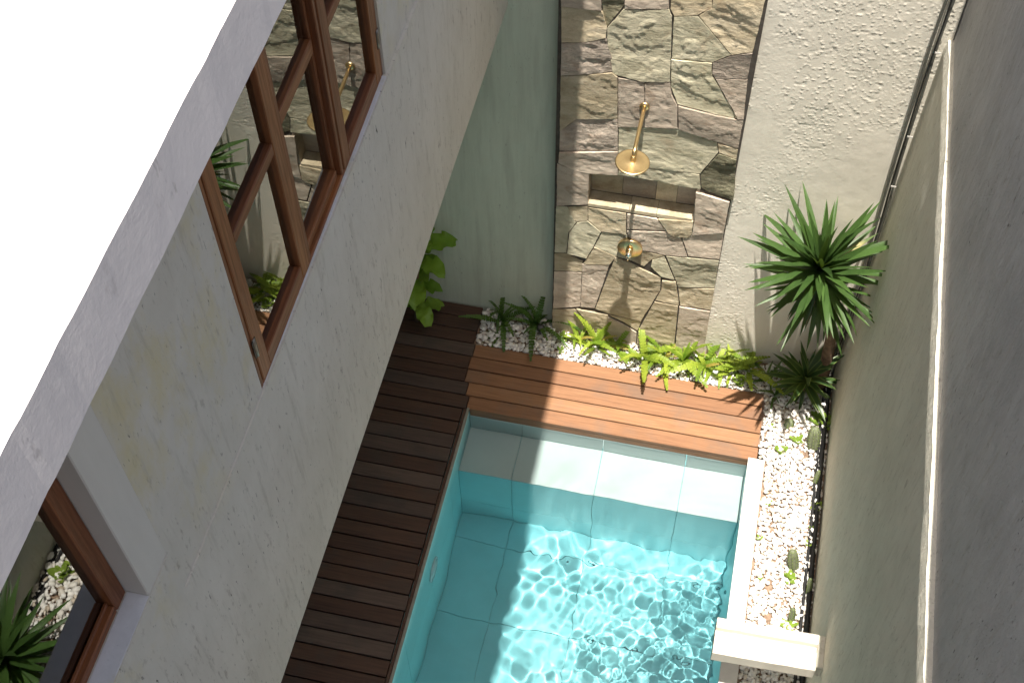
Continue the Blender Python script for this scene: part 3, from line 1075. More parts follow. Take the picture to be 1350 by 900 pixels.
# niche lining
nw = (NX1 - NX0)
for k, (a, b_) in enumerate(((0, 0.30), (0.30, 0.62), (0.62, 0.82), (0.82, 1.0))):
    box('niche_back', NX0 + nw * a + 0.001, NX0 + nw * b_ - 0.001, 5.488 + 0.002 * (k % 2), 5.519, NZ0 + 0.0005, NZ1 + 0.028, M_STONE['lav' if k % 2 else 'tan'], clad, 0.001)
for k, (a, b_) in enumerate(((0, 0.4), (0.4, 0.66), (0.66, 1.0))):
    box('niche_sill', NX0 + nw * a + 0.001, NX0 + nw * b_ - 0.001, 5.371, 5.487, NZ0 - 0.029, NZ0 + 0.001 * k, M_STONE['tan'], clad, 0.002)
box('niche_side', NX0 - 0.018, NX0 - 0.001, 5.378, 5.5195, NZ0 - 0.028, NZ1 + 0.029, M_STONE['lav'], clad)
box('niche_side', NX1 + 0.001, NX1 + 0.018, 5.378, 5.5195, NZ0 - 0.028, NZ1 + 0.029, M_STONE['lav'], clad)
box('niche_head', NX0 - 0.018, NX1 + 0.018, 5.378, 5.5195, NZ1 + 0.012, NZ1 + 0.0285, M_STONE['green'], clad)

# side wall with a narrow ledge and the neighbour's wall above it
side = thing('side_wall', 'tall plaster side wall with a thin sunlit ledge partway up', 'wall', (1.15, 2.4, -0.1))
grid_wall('lower_wall', np.linspace(-1.2, 5.72, 240), np.linspace(-0.139, 3.0, 110),
          lambda y, z: 1.0 + 0.016 * (fbm(y * 1.6, z * 1.3, 3, 4) - 0.5) + 0.004 * (fbm(y * 9, z * 5, 3, 6) - 0.5) + np.where(z > 2.96, 0.010 * fbm(y * 13, y * 3, 3, 9) + (z - 2.96) * 0.12, 0), M_RIGHT, side, 'x', 1.4)
grid_wall('upper_wall', np.linspace(-1.2, 5.72, 240), np.linspace(2.99, 4.32, 60),
          lambda y, z: 1.037 + 0.014 * (fbm(y * 1.3, z * 1.1 + 7, 3, 14) - 0.5) + 0.004 * (fbm(y * 11, z * 8, 3, 16) - 0.5), M_NEIGH, side, 'x', 1.4)

# ================================================================== HOUSE
house = thing('house', 'pale plastered house with overhanging upper storey and timber windows', 'house', (-2.6, 2.2, -0.1))
XB, XU = -1.295, -1.309
XF = -1.301
Y0H, Y1H = -1.2, 5.455

def wall_x(name, x_front, y0, y1, z0, z1, mat, x_back=-1.5, wav=0.0):
    ny, nz = max(2, int((y1 - y0) / 0.05)), max(2, int((z1 - z0) / 0.05))
    return grid_wall(name, np.linspace(y0, y1, ny), np.linspace(z0, z1, nz),
                     lambda y, z: x_front + wav * (fbm(y * 3, z * 2.5, 3, 21) - 0.5), mat, house, 'x', x_back)

wall_x('spandrel_wall', XB, Y0H, Y1H, 2.8, 4.085, M_HOUSE)
wall_x('spandrel_wall', XB, Y0H, 1.33, 4.0853, 4.31, M_HOUSE)
wall_x('upper_wall', XF, 1.3305, 2.0195, 4.0853, 5.962, M_HOUSE)
wall_x('upper_wall', XU, 3.4805, Y1H, 4.0855, 5.962, M_HOUSE)
box('lintel', -1.5, XU, 2.02, 3.48, 5.72, 5.962, M_UPPER, house)
box('window_pier', -1.5, XB - 0.003, 1.2, 1.33, 4.3105, 5.962, M_SMOOTH, house, 0.003)
box('window_sill', -1.36, XB - 0.004, 0.22, 1.1995, 4.309, 4.3125, M_SILL, house)
box('window_pier', -1.5, XB - 0.003, Y0H, 0.2, 4.3105, 5.962, M_SMOOTH, house, 0.003)
box('lintel', -1.5, XB - 0.003, 0.2005, 1.1995, 5.72, 5.962, M_SMOOTH, house)
box('sill_ledge', -1.36, XB - 0.008, 2.03, 3.47, 4.083, 4.0885, M_SILL, house)
box('soffit', -3.0, -1.501, Y0H, Y1H, 2.802, 3.0, M_SMOOTH, house)
box('ground_floor_wall', -2.95, -2.7, Y0H, Y1H, -0.1, 2.8, M_HOUSE, house)
# rooms behind the windows
box('room_wall', -4.3, -4.2, Y0H, Y1H, 3.0, 5.962, M_ROOM, house)
box('room_wall', -4.2, -1.501, Y0H, Y0H + 0.1, 3.0, 5.962, M_ROOM, house)
box('room_wall', -4.2, -1.501, Y1H - 0.1, Y1H, 3.0005, 5.962, M_ROOM, house)
box('room_wall', -4.2, -1.501, 1.22, 1.32, 3.0005, 5.962, M_ROOM, house)
box('room_floor', -4.3, -3.001, Y0H, Y1H, 2.85, 2.9995, M_ROOM, house)

# roof slab with a slightly uneven edge
def roof():
    ys = np.linspace(-1.3, 5.62, 300)
    rows = []
    for i, y in enumerate(ys):
        e = 0.0022 * (vnoise(y * 5, 0.3, 2) - 0.5) + 0.0028 * (vnoise(y * 26, 1.3, 4) - 0.5)
        prof = [(-4.6, 5.963), (-0.818 + e, 5.963 + e * 0.4), (-0.814 + e, 5.968), (-0.814 + e, 6.118), (-0.822 + e * 1.5, 6.126), (-4.6, 6.126)]
        rows.append([(x, y, z) for x, z in prof])
    n = len(rows[0])
    V = [v for r_ in rows for v in r_]
    F = []
    for i in range(len(rows) - 1):
        for k in range(n):
            F.append((i * n + k, (i + 1) * n + k, (i + 1) * n + (k + 1) % n, i * n + (k + 1) % n))
    F += [tuple(range(n)), tuple((len(rows) - 1) * n + k for k in range(n - 1, -1, -1))]
    o = mesh('roof_slab', V, F, M_ROOF, house)
    fix_normals(o.data)

roof()

def frame_box(name, y0, y1, z0, z1, xf, xb, par, rail=False, bev=0.003):
    return box(name, xb, xf, y0, y1, z0, z1, M_FRAMEH if rail else M_FRAME, par, bev)

ZT = 5.72
# triple window: two hinged sashes beside a deep fixed middle light
win = frame_box('window', 2.0205, 2.04, 4.089, ZT, -1.318, -1.42, house)
frame_box('frame_post', 3.462, 3.4795, 4.089, ZT, -1.318, -1.42, win)
frame_box('frame_rail', 2.0405, 3.4615, 4.089, 4.106, -1.318, -1.42, win, True)
frame_box('frame_rail', 2.0405, 3.4615, ZT - 0.03, ZT, -1.318, -1.42, win, True)
frame_box('mullion', 2.53, 2.558, 4.1065, ZT - 0.0305, -1.318, -1.44, win)
frame_box('mullion', 2.932, 2.955, 4.1065, ZT - 0.0305, -1.318, -1.44, win)

def sash(y0, y1, hinge_y):
    z0, z1 = 4.1085, ZT - 0.033
    w = 0.066
    frame_box('stile', y0, y0 + w, z0, z1, -1.314, -1.352, win)
    frame_box('stile', y1 - w, y1, z0, z1, -1.314, -1.352, win)
    frame_box('rail', y0 + w + 0.0003, y1 - w - 0.0003, z0, z0 + 0.062, -1.3145, -1.352, win, True)
    frame_box('rail', y0 + w + 0.0003, y1 - w - 0.0003, z1 - 0.06, z1, -1.3145, -1.352, win, True)
    frame_box('rail', y0 + w + 0.0003, y1 - w - 0.0003, 4.70, 4.745, -1.3155, -1.352, win, True)
    box('pane', -1.339, -1.335, y0 + w - 0.004, y1 - w + 0.004, z0 + 0.058, 4.703, M_GLASS, win)
    box('pane', -1.339, -1.335, y0 + w - 0.004, y1 - w + 0.004, 4.742, z1 - 0.056, M_GLASS, win)
    for zz in (4.24, 5.5):
        h_ = tube('hinge', [(-1.3135, hinge_y, zz), (-1.3135, hinge_y, zz + 0.028), (-1.3135, hinge_y, zz + 0.056), (-1.3135, hinge_y, zz + 0.085)], 0.0055, M_STEEL, win)
        box('hinge_leaf', -1.3145, -1.3125, hinge_y - 0.014, hinge_y + 0.014, zz + 0.002, zz + 0.083, M_BLACK, win)

sash(2.0415, 2.5265, 2.046)
sash(2.9565, 3.4605, 3.456)
# middle light, glass set well back
for a in ((2.5585, 2.574), (2.917, 2.9315)):
    frame_box('stile', a[0], a[1], 4.1085, ZT - 0.033, -1.34, -1.44, win)
frame_box('rail', 2.5745, 2.9165, 4.1085, 4.15, -1.33, -1.44, win, True)
frame_box('rail', 2.5745, 2.9165, 4.69, 4.745, -1.335, -1.44, win, True)
for z0_, z1_ in ((4.146, 4.694), (4.742, ZT - 0.03)):      # the fixed panes sit a touch askew in their rebate
    pn = link('pane', box_mesh('pane', -0.002, 0.002, -0.176, 0.176, z0_, z1_), win, M_GLASS)
    pn.location = (-1.354, 2.7455, 0)
    pn.rotation_euler = (0, 0, R(0.45))

# the whole frame sits very slightly askew in the wall: flush at one jamb, recessed at the other
_a = R(0.63)
win.rotation_euler = (0, 0, _a)
win.location = Vector((-1.318, 3.48, 0)) - Matrix.Rotation(_a, 3, 'Z') @ Vector((-1.318, 3.48, 0))

# big picture window beside the smooth pier
win2 = frame_box('window', 1.142, 1.199, 4.3128, ZT, -1.362, -1.45, house, bev=0.004)
tag(win2, 'large single pane window beside the smooth pier')
tag(win, 'triple timber window with two hinged sashes')
frame_box('stile', 0.201, 0.29, 4.3128, ZT, -1.362, -1.45, win2)
frame_box('rail', 0.2905, 1.1415, 4.3128, 4.345, -1.363, -1.45, win2, True)
frame_box('glazing_bead', 0.2905, 1.1415, 4.3455, 4.357, -1.378, -1.39, win2, True)
frame_box('rail', 0.2905, 1.1415, ZT - 0.08, ZT, -1.363, -1.45, win2, True)
box('pane', -1.396, -1.391, 0.285, 1.146, 4.342, ZT - 0.075, M_GLASS, win2)

# ================================================================== SPOUT BEAM
beam = thing('spout_beam', 'white stepped masonry spout beam jutting from the side wall over the pool coping', 'beam', (0.9, 3.04, 0.5))
def beam_mesh():
    prof = [(2.945, 0.50), (2.935, 0.507), (2.935, 0.607), (2.941, 0.612), (3.036, 0.614), (3.048, 0.602), (3.062, 0.594), (3.072, 0.604), (3.076, 0.640), (3.082, 0.646), (3.128, 0.646), (3.135, 0.639), (3.135, 0.507), (3.127, 0.50)]
    xs = np.linspace(0.398, 0.965, 24)
    n = len(prof)
    V, F = [], []
    for x in xs:
        for k, (y, z) in enumerate(prof):
            V.append((x, y + 0.003 * (vnoise(x * 14, k * 0.7, 2) - 0.5) + 0.075 * (x - 0.4) * 0.6 * 0.6, z + 0.003 * (vnoise(x * 11, k * 0.9, 5) - 0.5)))
    for i in range(len(xs) - 1):
        for k in range(n):
            F.append((i * n + k, (i + 1) * n + k, (i + 1) * n + (k + 1) % n, i * n + (k + 1) % n))
    F += [tuple(range(n)), tuple((len(xs) - 1) * n + k for k in range(n - 1, -1, -1))]
    o = mesh('spout', V, F, M_BEAM, beam)
    fix_normals(o.data)
beam_mesh()
box('bracket', 0.964, 1.012, 2.965, 3.155, 0.505, 0.628, M_RIGHT, beam, 0.004)

# ================================================================== SHOWER
sh = thing('rain_shower', 'brass rain shower head on a long straight arm from the stone wall', 'shower', (-0.49, 5.37, 2.28))
ZA = 2.285
lathe('wall_flange', [(0.029, -0.02), (0.029, 0.006), (0.024, 0.011), (0.012, 0.013)], (-0.49, 5.366, ZA), (0, -1, 0), M_GOLD, sh, 30)
tube('arm', [(-0.49, 5.39, ZA)] + [(-0.49 + 0.0, 5.39 - 0.36 * t, ZA) for t in (0.3, 0.6, 0.9)] + [(-0.49, 5.036, ZA), (-0.49, 5.02, ZA - 0.003), (-0.491, 5.009, ZA - 0.011), (-0.491, 5.005, ZA - 0.024), (-0.491, 5.005, ZA - 0.04)], 0.0115, M_GOLD, sh, 14)
lathe('swivel', [(0.0145, 0), (0.0165, 0.006), (0.0165, 0.018), (0.012, 0.024), (0.017, 0.032), (0.012, 0.042)], (-0.492, 5.005, ZA - 0.072), (0, 0, 1), M_GOLD, sh, 24)
hd = lathe('shower_head', [(0.001, 0.0), (0.092, 0.0), (0.097, 0.003), (0.097, 0.008), (0.092, 0.0115), (0.086, 0.0105), (0.03, 0.0135), (0.012, 0.018), (0.001, 0.019)], (-0.495, 5.003, ZA - 0.088), (0.04, 0, 1), M_GOLD, sh, 56)

va = thing('shower_valve', 'round brass valve plate with a pale knob below the niche', 'valve', (-0.496, 5.36, 1.04))
lathe('plate', [(0.078, -0.02), (0.082, 0.003), (0.082, 0.007), (0.079, 0.010), (0.022, 0.0105), (0.001, 0.0105)], (-0.496, 5.352, 1.045), (0, -1, 0), M_GOLD, va, 48)
lathe('collar', [(0.024, 0.0), (0.024, 0.018), (0.018, 0.022)], (-0.496, 5.341, 1.04), (0, -1, 0), M_GOLD, va, 30)
lathe('knob', [(0.018, 0.0), (0.020, 0.004), (0.020, 0.034), (0.016, 0.038), (0.001, 0.039)], (-0.496, 5.321, 1.04), (0, -1, 0), M_CHROME, va, 30)
tube('lever', [(-0.496, 5.29, 1.04), (-0.496, 5.282, 1.03), (-0.496, 5.278, 1.005)], 0.005, M_CHROME, va, 10)

# ================================================================== CABLES AND HOSE
for k in range(3):
    pts = []
    for i in range(40):
        z = 4.3 - i * (4.32 / 39)
        w = 0.014 * (vnoise(z * 2.3, k * 3.1, 3) - 0.5)
        pts.append((0.976 - 0.017 * k + w + 0.012 * math.sin(z * 1.7), 5.378 - 0.01 * (k % 2) - 0.006 * vnoise(z * 3, k, 7), z))
    pts[-1] = (pts[-1][0], pts[-1][1] - 0.02, -0.02)
    tag(tube('cable', pts, (0.007, 0.005, 0.0075)[k], M_CABLE if k != 1 else M_BLACK, None, 8),
        ('thick grey cable running down the corner hard against the side wall', 'thin black cable running down the corner between two grey cables',
         'grey cable running down the corner farthest out from the side wall')[k], 'cable', 'cables in the wall corner')
clips = thing('cable_clips', 'pale clips holding the corner cables to the roughcast', 'clip', (0.95, 5.39, 1.4))
for z in (3.32, 2.95, 2.35, 1.95, 1.42, 0.8):
    box('clip', 0.955, 0.985, 5.352, 5.354, z, z + 0.010, M_COPING, clips)
for k, r_ in ((0, 0.017), (1, 0.011)):
    pts = [(0.972 - 0.032 * k + 0.010 * (vnoise(y * 2.1, k * 5.0, 4) - 0.5), y, -0.002 + 0.006 * vnoise(y * 3, k, 2)) for y in np.linspace(0.5, 5.36, 70)]
    tag(tube('hose', pts, r_, M_BLACK, None, 8), ('thick black hose lying along the foot of the side wall', 'thin black hose lying beside the thick one on the gravel')[k], 'hose', 'hoses along the side wall')

# small black garden spotlight among the dark ferns
sp = thing('garden_spotlight', 'small black garden spotlight standing in shaded gravel by the fern', 'spotlight', (-1.07, 5.31, -0.02))
tube('stake', [(-1.07, 5.315, -0.05), (-1.07, 5.315, 0.04)], 0.006, M_BLACK, sp, 8)
lathe('housing', [(0.020, 0), (0.026, 0.008), (0.028, 0.075), (0.024, 0.082), (0.001, 0.076)], (-1.07, 5.32, 0.03), (0.05, -0.45, 1), M_BLACK, sp, 24)

# ================================================================== PLANTS
def strap_leaf(L, w, droop, fold, seg=9, tipdark=False, seed=0):
    """sword leaf along +X with a V fold; droop bends it down along its length"""
    rs = random.Random(seed)
    V, F, UV = [], [], []
    tw = rs.uniform(-0.25, 0.25)
    bend = rs.uniform(-0.06, 0.06)
    for i in range(seg + 1):
        t = i / seg
        a = droop * t * t
        x = L * (t - 0.12 * droop * droop * t ** 3)
        z = -L * 0.5 * droop * t * t
        wd = w * (0.42 + 0.58 * math.sin(min(1, t / 0.42) * math.pi / 2)) * (1 - max(0, (t - 0.42) / 0.58) ** 1.7) + 0.0006
        y0 = bend * L * t * t
        ph = tw * t
        for s in (-1, 0, 1):
            yy, zz = s * wd / 2, (abs(s) * wd * fold)
            V.append((x, y0 + yy * math.cos(ph) - zz * math.sin(ph), z + yy * math.sin(ph) + zz * math.cos(ph)))
            UV.append((0.5 + s * 0.5, t))
    for i in range(seg):
        for k in (0, 1):
            F.append((i * 3 + k, (i + 1) * 3 + k, (i + 1) * 3 + k + 1, i * 3 + k + 1))
    me = bpy.data.meshes.new('leaf')
    me.from_pydata(V, [], F)
    ul = me.uv_layers.new(name='UVMap')
    for lp in me.loops:
        ul.data[lp.index].uv = UV[lp.vertex_index]
    me.polygons.foreach_set('use_smooth', [True] * len(F))
    me.update()
    return me


def rosette(root, centre, n, meshes, elev0, elev1, lean=(0, 0), scale=(0.8, 1.1), power=1.0, seed=1, odd=None, oddn=0):
    """leaves spiralling out of a crown; elev in degrees from the inner to the outer leaves"""
    rs = random.Random(seed)
    tilt = Euler((lean[0], lean[1], 0)).to_matrix()
    for i in range(n):
        t = ((i + 0.5) / n) ** power
        el = R(elev0 + (elev1 - elev0) * t + rs.uniform(-9, 9))
        az = R(137.508 * i + rs.uniform(-14, 14))
        me = rs.choice(meshes)
        if odd and i in oddn:
            me = odd[oddn.index(i) % len(odd)]
        o = bpy.data.objects.new('leaf', me)
        COL.objects.link(o)
        o.parent = root
        rot = tilt @ Matrix.Rotation(az, 3, 'Z') @ Matrix.Rotation(-el, 3, 'Y') @ Matrix.Rotation(rs.uniform(-0.35, 0.35), 3, 'X')
        s = rs.uniform(*scale) * (0.72 + 0.28 * math.sin(math.pi * min(1, t * 1.3 + 0.15)))
        o.matrix_local = Matrix.Translation(Vector(centre) + tilt @ Vector((0, 0, 0.05 * (1 - t) - 0.10 * t))) @ rot.to_4x4() @ Matrix.Diagonal((s, s, s, 1))


def mats(meshes, m):
    for me in meshes:
        me.materials.append(m)
    return meshes


YM = mats([strap_leaf(0.58, 0.050, d, 0.16, 10, seed=i) for i, d in enumerate((0.06, 0.12, 0.2, 0.3, 0.45, 0.8, 0.25))], M_YUCCA)
YY = mats([strap_leaf(0.55, 0.044, d, 0.16, seed=i + 20) for i, d in enumerate((0.5, 0.9))], M_YUCCAY)

yb = Vector((0.90, 5.27, -0.03))
yc = Vector((0.665, 5.04, 1.47))
yucca = thing('yucca', 'tall spiky yucca crown on a bare trunk in the wall corner', 'plant', yb, 'yuccas')
tk = tube('trunk', [Vector((0, 0, 0)), Vector((0.0, -0.01, 0.3)), Vector((-0.03, -0.04, 0.7)), Vector((-0.13, -0.13, 1.1)), yc - yb], [0.046, 0.04, 0.036, 0.034, 0.036], M_TRUNK, None, 12)
tk.parent = yucca
rosette(yucca, yc - yb, 140, YM, 86, -80, lean=(R(12), R(-6)), scale=(0.72, 1.0), power=1.1, seed=5, odd=YY, oddn=[58, 66, 83])

rosette(yucca, (yc - yb) + Vector((0.03, 0.03, -0.17)), 46, YM, 5, -78, lean=(R(10), R(-6)), scale=(0.6, 0.85), seed=25)
YD = mats([strap_leaf(0.42, 0.03, d, 0.3, 8, seed=i + 60) for i, d in enumerate((0.3, 0.7))], plain('dead_leaf', (0.22, 0.15, 0.075), 0.8, var=0.4))
rosette(yucca, (yc - yb) + Vector((0.01, 0.01, -0.10)), 12, YD, -60, -85, scale=(0.7, 1.0), seed=15)

# second yucca on the gravel before the spout, seen mirrored in the big window
yb2 = Vector((0.80, 2.12, -0.03))
yucca2 = thing('yucca', 'bushy low yucca on the gravel strip in front of the spout beam', 'plant', yb2, 'yuccas')
tk = tube('trunk', [(0, 0, 0), (-0.01, 0, 0.2), (-0.03, 0.0, 0.42)], [0.05, 0.045, 0.05], M_TRUNK, None, 12)
tk.parent = yucca2
rosette(yucca2, (-0.03, 0.0, 0.44), 64, YM, 80, -35, lean=(0, R(-8)), scale=(0.8, 1.05), seed=8)

# dark rosette under the tall yucca
RM = mats([strap_leaf(0.30, 0.045, d, 0.12, 8, seed=i + 40) for i, d in enumerate((0.25, 0.5, 0.8))], M_ROSET)
ros = thing('dracaena', 'low dark rosette plant with pale leaf margins below the tall yucca', 'plant', (0.79, 5.17, -0.03))
tk = tube('stem', [(0, 0, 0), (0.0, 0, 0.08), (0, 0, 0.17)], [0.018, 0.016, 0.016], M_TRUNK, None, 10)
tk.parent = ros
rosette(ros, (0, 0, 0.2), 42, RM, 75, -25, lean=(R(10), 0), seed=3, scale=(0.85, 1.15))

# ferns
def frond_mesh(L, W, arch, seed, n=15):
    rs = random.Random(seed)
    V, F = [], []
    side = rs.uniform(-0.12, 0.12)
    def spine(t):
        return Vector((L * t * (1 - 0.18 * arch * t), side * L * t * t, L * arch * (0.75 * t - 1.05 * t * t)))
    for i in range(n):
        t0 = 0.06 + 0.94 * i / n
        t1 = 0.06 + 0.94 * (i + 0.92) / n
        tm = (t0 + t1) / 2
        w = W * (math.sin(math.pi * (0.12 + 0.86 * tm)) ** 0.55) * (1 - 0.25 * tm) * rs.uniform(0.85, 1.1)
        a, b_ = spine(t0), spine(t1)
        fwd = (b_ - a).normalized()
        for s in (-1, 1):
            lat = Vector((-fwd.y, fwd.x, 0)).normalized() * s
            up = Vector((0, 0, w * rs.uniform(0.0, 0.28)))
            k = len(V)
            V += [a, b_, b_ + lat * w * 0.8 + fwd * w * 0.12 + up, a.lerp(b_, 0.5) + lat * w + fwd * w * 0.30 + up * 0.8, a + lat * w * 0.72 + fwd * w * 0.10 + up]
            F.append((k, k + 1, k + 2, k + 3, k + 4) if s < 0 else (k + 4, k + 3, k + 2, k + 1, k))
    # midrib
    for i in range(8):
        a, b_ = spine(i / 8), spine((i + 1) / 8)
        k = len(V)
        r_ = 0.0022 * (1 - 0.08 * i)
        V += [a + Vector((0, -r_, 0.001)), a + Vector((0, r_, 0.001)), b_ + Vector((0, r_, 0.001)), b_ + Vector((0, -r_, 0.001))]
        F.append((k, k + 1, k + 2, k + 3))
    me = bpy.data.meshes.new('frond')
    me.from_pydata([tuple(v) for v in V], [], F)
    me.update()
    return me


FL = mats([frond_mesh(l_, w_, a, i) for i, (a, l_, w_) in enumerate(((0.35, 0.26, 0.025), (0.6, 0.24, 0.022), (0.8, 0.29, 0.027), (0.2, 0.20, 0.020), (1.0, 0.22, 0.024), (0.5, 0.15, 0.018), (0.1, 0.27, 0.023)))], M_FERN)
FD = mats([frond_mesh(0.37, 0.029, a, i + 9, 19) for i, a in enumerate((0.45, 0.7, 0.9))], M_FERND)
M_FERNB = leaf_mat('browning_frond', (0.26, 0.20, 0.04), (0.36, 0.30, 0.07), 0.5, 0.25)
FB = mats([frond_mesh(0.20, 0.017, 0.5, 31)], M_FERNB)


def fern(loc, n, meshes, label, scale=1.0, seed=0, el=(20, 75), brown=0):
    rs = random.Random(seed)
    root = thing('fern', label, 'fern', loc, 'ferns along the back wall')
    for i in range(n):
        o = bpy.data.objects.new('frond', rs.choice(FB) if i < brown else rs.choice(meshes))
        COL.objects.link(o)
        o.parent = root
        s = scale * rs.uniform(0.5, 1.15)
        q = Matrix.Rotation(R(360 * i / n + rs.uniform(-25, 25)), 3, 'Z') @ Matrix.Rotation(-R(rs.uniform(*el)), 3, 'Y') @ Matrix.Rotation(rs.uniform(-0.4, 0.4), 3, 'X')
        o.matrix_local = Matrix.Translation((rs.uniform(-0.012, 0.012), rs.uniform(-0.012, 0.012), 0)) @ q.to_4x4() @ Matrix.Diagonal((s, s, s, 1))
    return root


FERNS = [((-0.80, 5.30), 7, 0.75, 'small light green fern at the shadow edge below the stones', 1),
         ((-0.66, 5.29), 11, 0.95, 'light green fern left of the shower line with browning fronds', 2),
         ((-0.53, 5.31), 8, 0.8, 'sparse fern shaded by the shower head shadow', 1),
         ((-0.31, 5.24), 12, 1.12, 'large light green fern reaching over the deck edge', 0),
         ((-0.17, 5.28), 9, 0.85, 'fern with ochre fronds below the pale corner slab', 3),
         ((-0.03, 5.30), 10, 1.0, 'upright light green fern at the middle of the gravel', 0),
         ((0.10, 5.26), 11, 0.95, 'low bright fern below the right end of the stones', 1),
         ((0.20, 5.32), 12, 1.0, 'dense bright fern against the roughcast beside the stones', 1),
         ((0.30, 5.27), 10, 0.9, 'bright fern on gravel next to the dense one', 0),
         ((0.42, 5.31), 11, 0.95, 'half shaded fern left of the corner yucca', 1)]
for i, ((x, y), n, s, lab, br) in enumerate(FERNS):
    fern((x, y, -0.015), n + 3, FL, lab, s * 1.22, 50 + i, (8, 66), br)
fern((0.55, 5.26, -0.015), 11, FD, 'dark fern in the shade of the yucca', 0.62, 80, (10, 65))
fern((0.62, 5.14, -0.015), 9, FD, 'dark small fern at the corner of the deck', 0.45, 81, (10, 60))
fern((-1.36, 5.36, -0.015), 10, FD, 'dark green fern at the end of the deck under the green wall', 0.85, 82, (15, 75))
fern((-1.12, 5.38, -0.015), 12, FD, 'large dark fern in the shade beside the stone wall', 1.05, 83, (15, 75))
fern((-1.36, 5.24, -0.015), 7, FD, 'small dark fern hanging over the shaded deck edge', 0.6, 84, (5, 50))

# broad leaved plant under the overhang
def broad_leaf(L, W, seed):
    rs = random.Random(seed)
    nu, nv = 13, 9
    V, F = [], []
    for i in range(nu):
        t = i / (nu - 1)
        w = W * (0.10 + 0.90 * (math.sin(math.pi * min(1, t ** 1.15)) ** 0.65 if t < 1 else 0)) * (0.62 + 0.45 * t) * (1.0 - 0.12 * math.exp(-((t - 0.42) / 0.1) ** 2))
        if t > 0.999:
            w = W * 0.08
        for j in range(nv):
            s = j / (nv - 1) * 2 - 1
            ruff = 0.085 * L * abs(s) ** 2 * math.sin(t * 19 + s * 2.2 + seed) + 0.022 * L * math.sin(t * 24 - abs(s) * 5)
            V.append((L * t * (1 - 0.14 * t), s * w * 0.5, L * (0.16 * t - 0.48 * t * t) + abs(s) * w * 0.16 + ruff))
    for i in range(nu - 1):
        for j in range(nv - 1):
            F.append((i * nv + j, (i + 1) * nv + j, (i + 1) * nv + j + 1, i * nv + j + 1))
    me = bpy.data.meshes.new('leaf')
    me.from_pydata(V, [], F)
    me.polygons.foreach_set('use_smooth', [True] * len(F))
    me.update()
    return me


BLM = mats([broad_leaf(0.30, 0.19, i) for i in range(4)], M_FIG)
fig = thing('fiddle_leaf_plant', 'broad leaved bright green plant rising from the deck under the overhang', 'plant', (-1.96, 5.24, -0.03))
st_ = [Vector((0, 0, 0)), Vector((0.01, -0.01, 0.35)), Vector((0.06, 0.0, 0.7)), Vector((0.11, 0.02, 0.9))]
o = tube('stem', st_, [0.016, 0.014, 0.011, 0.007], M_TRUNK, None, 10)
o.parent = fig
_rs = random.Random(6)
for i in range(17):
    t = 0.12 + 0.88 * i / 16
    k = min(2, int(t * 3))
    p = st_[k].lerp(st_[k + 1], t * 3 - k)
    az = R(137.5 * i + 40)
    o = bpy.data.objects.new('leaf', _rs.choice(BLM))
    COL.objects.link(o)
    o.parent = fig
    s = _rs.uniform(0.62, 0.95) * (1.0 if i < 14 else 0.75)
    o.matrix_local = Matrix.Translation(p) @ (Matrix.Rotation(az, 3, 'Z') @ Matrix.Rotation(-R(_rs.uniform(5, 35) + (35 if i > 14 else 0)), 3, 'Y')).to_4x4() @ Matrix.Diagonal((s, s, s, 1))

# cacti on the gravel
def cactus(loc, h, r_, ribs, lean, label, seed=0):
    root = thing('cactus', label, 'cactus', loc, 'cacti on the gravel')
    seg = ribs * 4
    V, F = [], []
    prof = [(0.75, 0.0), (0.95, 0.12), (1.0, 0.35), (1.0, 0.6), (0.92, 0.8), (0.7, 0.92), (0.38, 0.985), (0.06, 1.0)]
    q = Euler((lean[0], lean[1], 0)).to_matrix()
    for a, b_ in prof:
        for k in range(seg):
            th = 2 * math.pi * k / seg
            rr = r_ * a * (1 + 0.17 * math.cos(ribs * th))
            V.append(q @ Vector((rr * math.cos(th), rr * math.sin(th), b_ * h)))
    for i in range(len(prof) - 1):
        for k in range(seg):
            k2 = (k + 1) % seg
            F.append((i * seg + k, i * seg + k2, (i + 1) * seg + k2, (i + 1) * seg + k))
    F.append(tuple((len(prof) - 1) * seg + k for k in range(seg)))
    o = mesh('body', V, F, M_CACT, None, True)
    o.parent = root
    # pale areoles along the ribs
    V, F = [], []
    for k in range(ribs):
        th = 2 * math.pi * k / ribs
        for j in range(7):
            b_ = 0.18 + 0.78 * j / 6
            a = np.interp(b_, [p[1] for p in prof], [p[0] for p in prof])
            c_ = q @ Vector((r_ * a * 1.17 * math.cos(th), r_ * a * 1.17 * math.sin(th), b_ * h))
            m_ = len(V)
            e = 0.0035
            V += [c_ + Vector((e, 0, 0)), c_ + Vector((-e, 0, 0)), c_ + Vector((0, e, 0)), c_ + Vector((0, -e, 0)), c_ + Vector((0, 0, e)), c_ + Vector((0, 0, -e))]
            for f in ((0, 2, 4), (2, 1, 4), (1, 3, 4), (3, 0, 4), (2, 0, 5), (1, 2, 5), (3, 1, 5), (0, 3, 5)):
                F.append(tuple(m_ + x for x in f))
    o = mesh('areoles', V, F, M_SUCC if seed else M_COPING, None)
    o['kind'] = 'stuff'
    o.parent = root


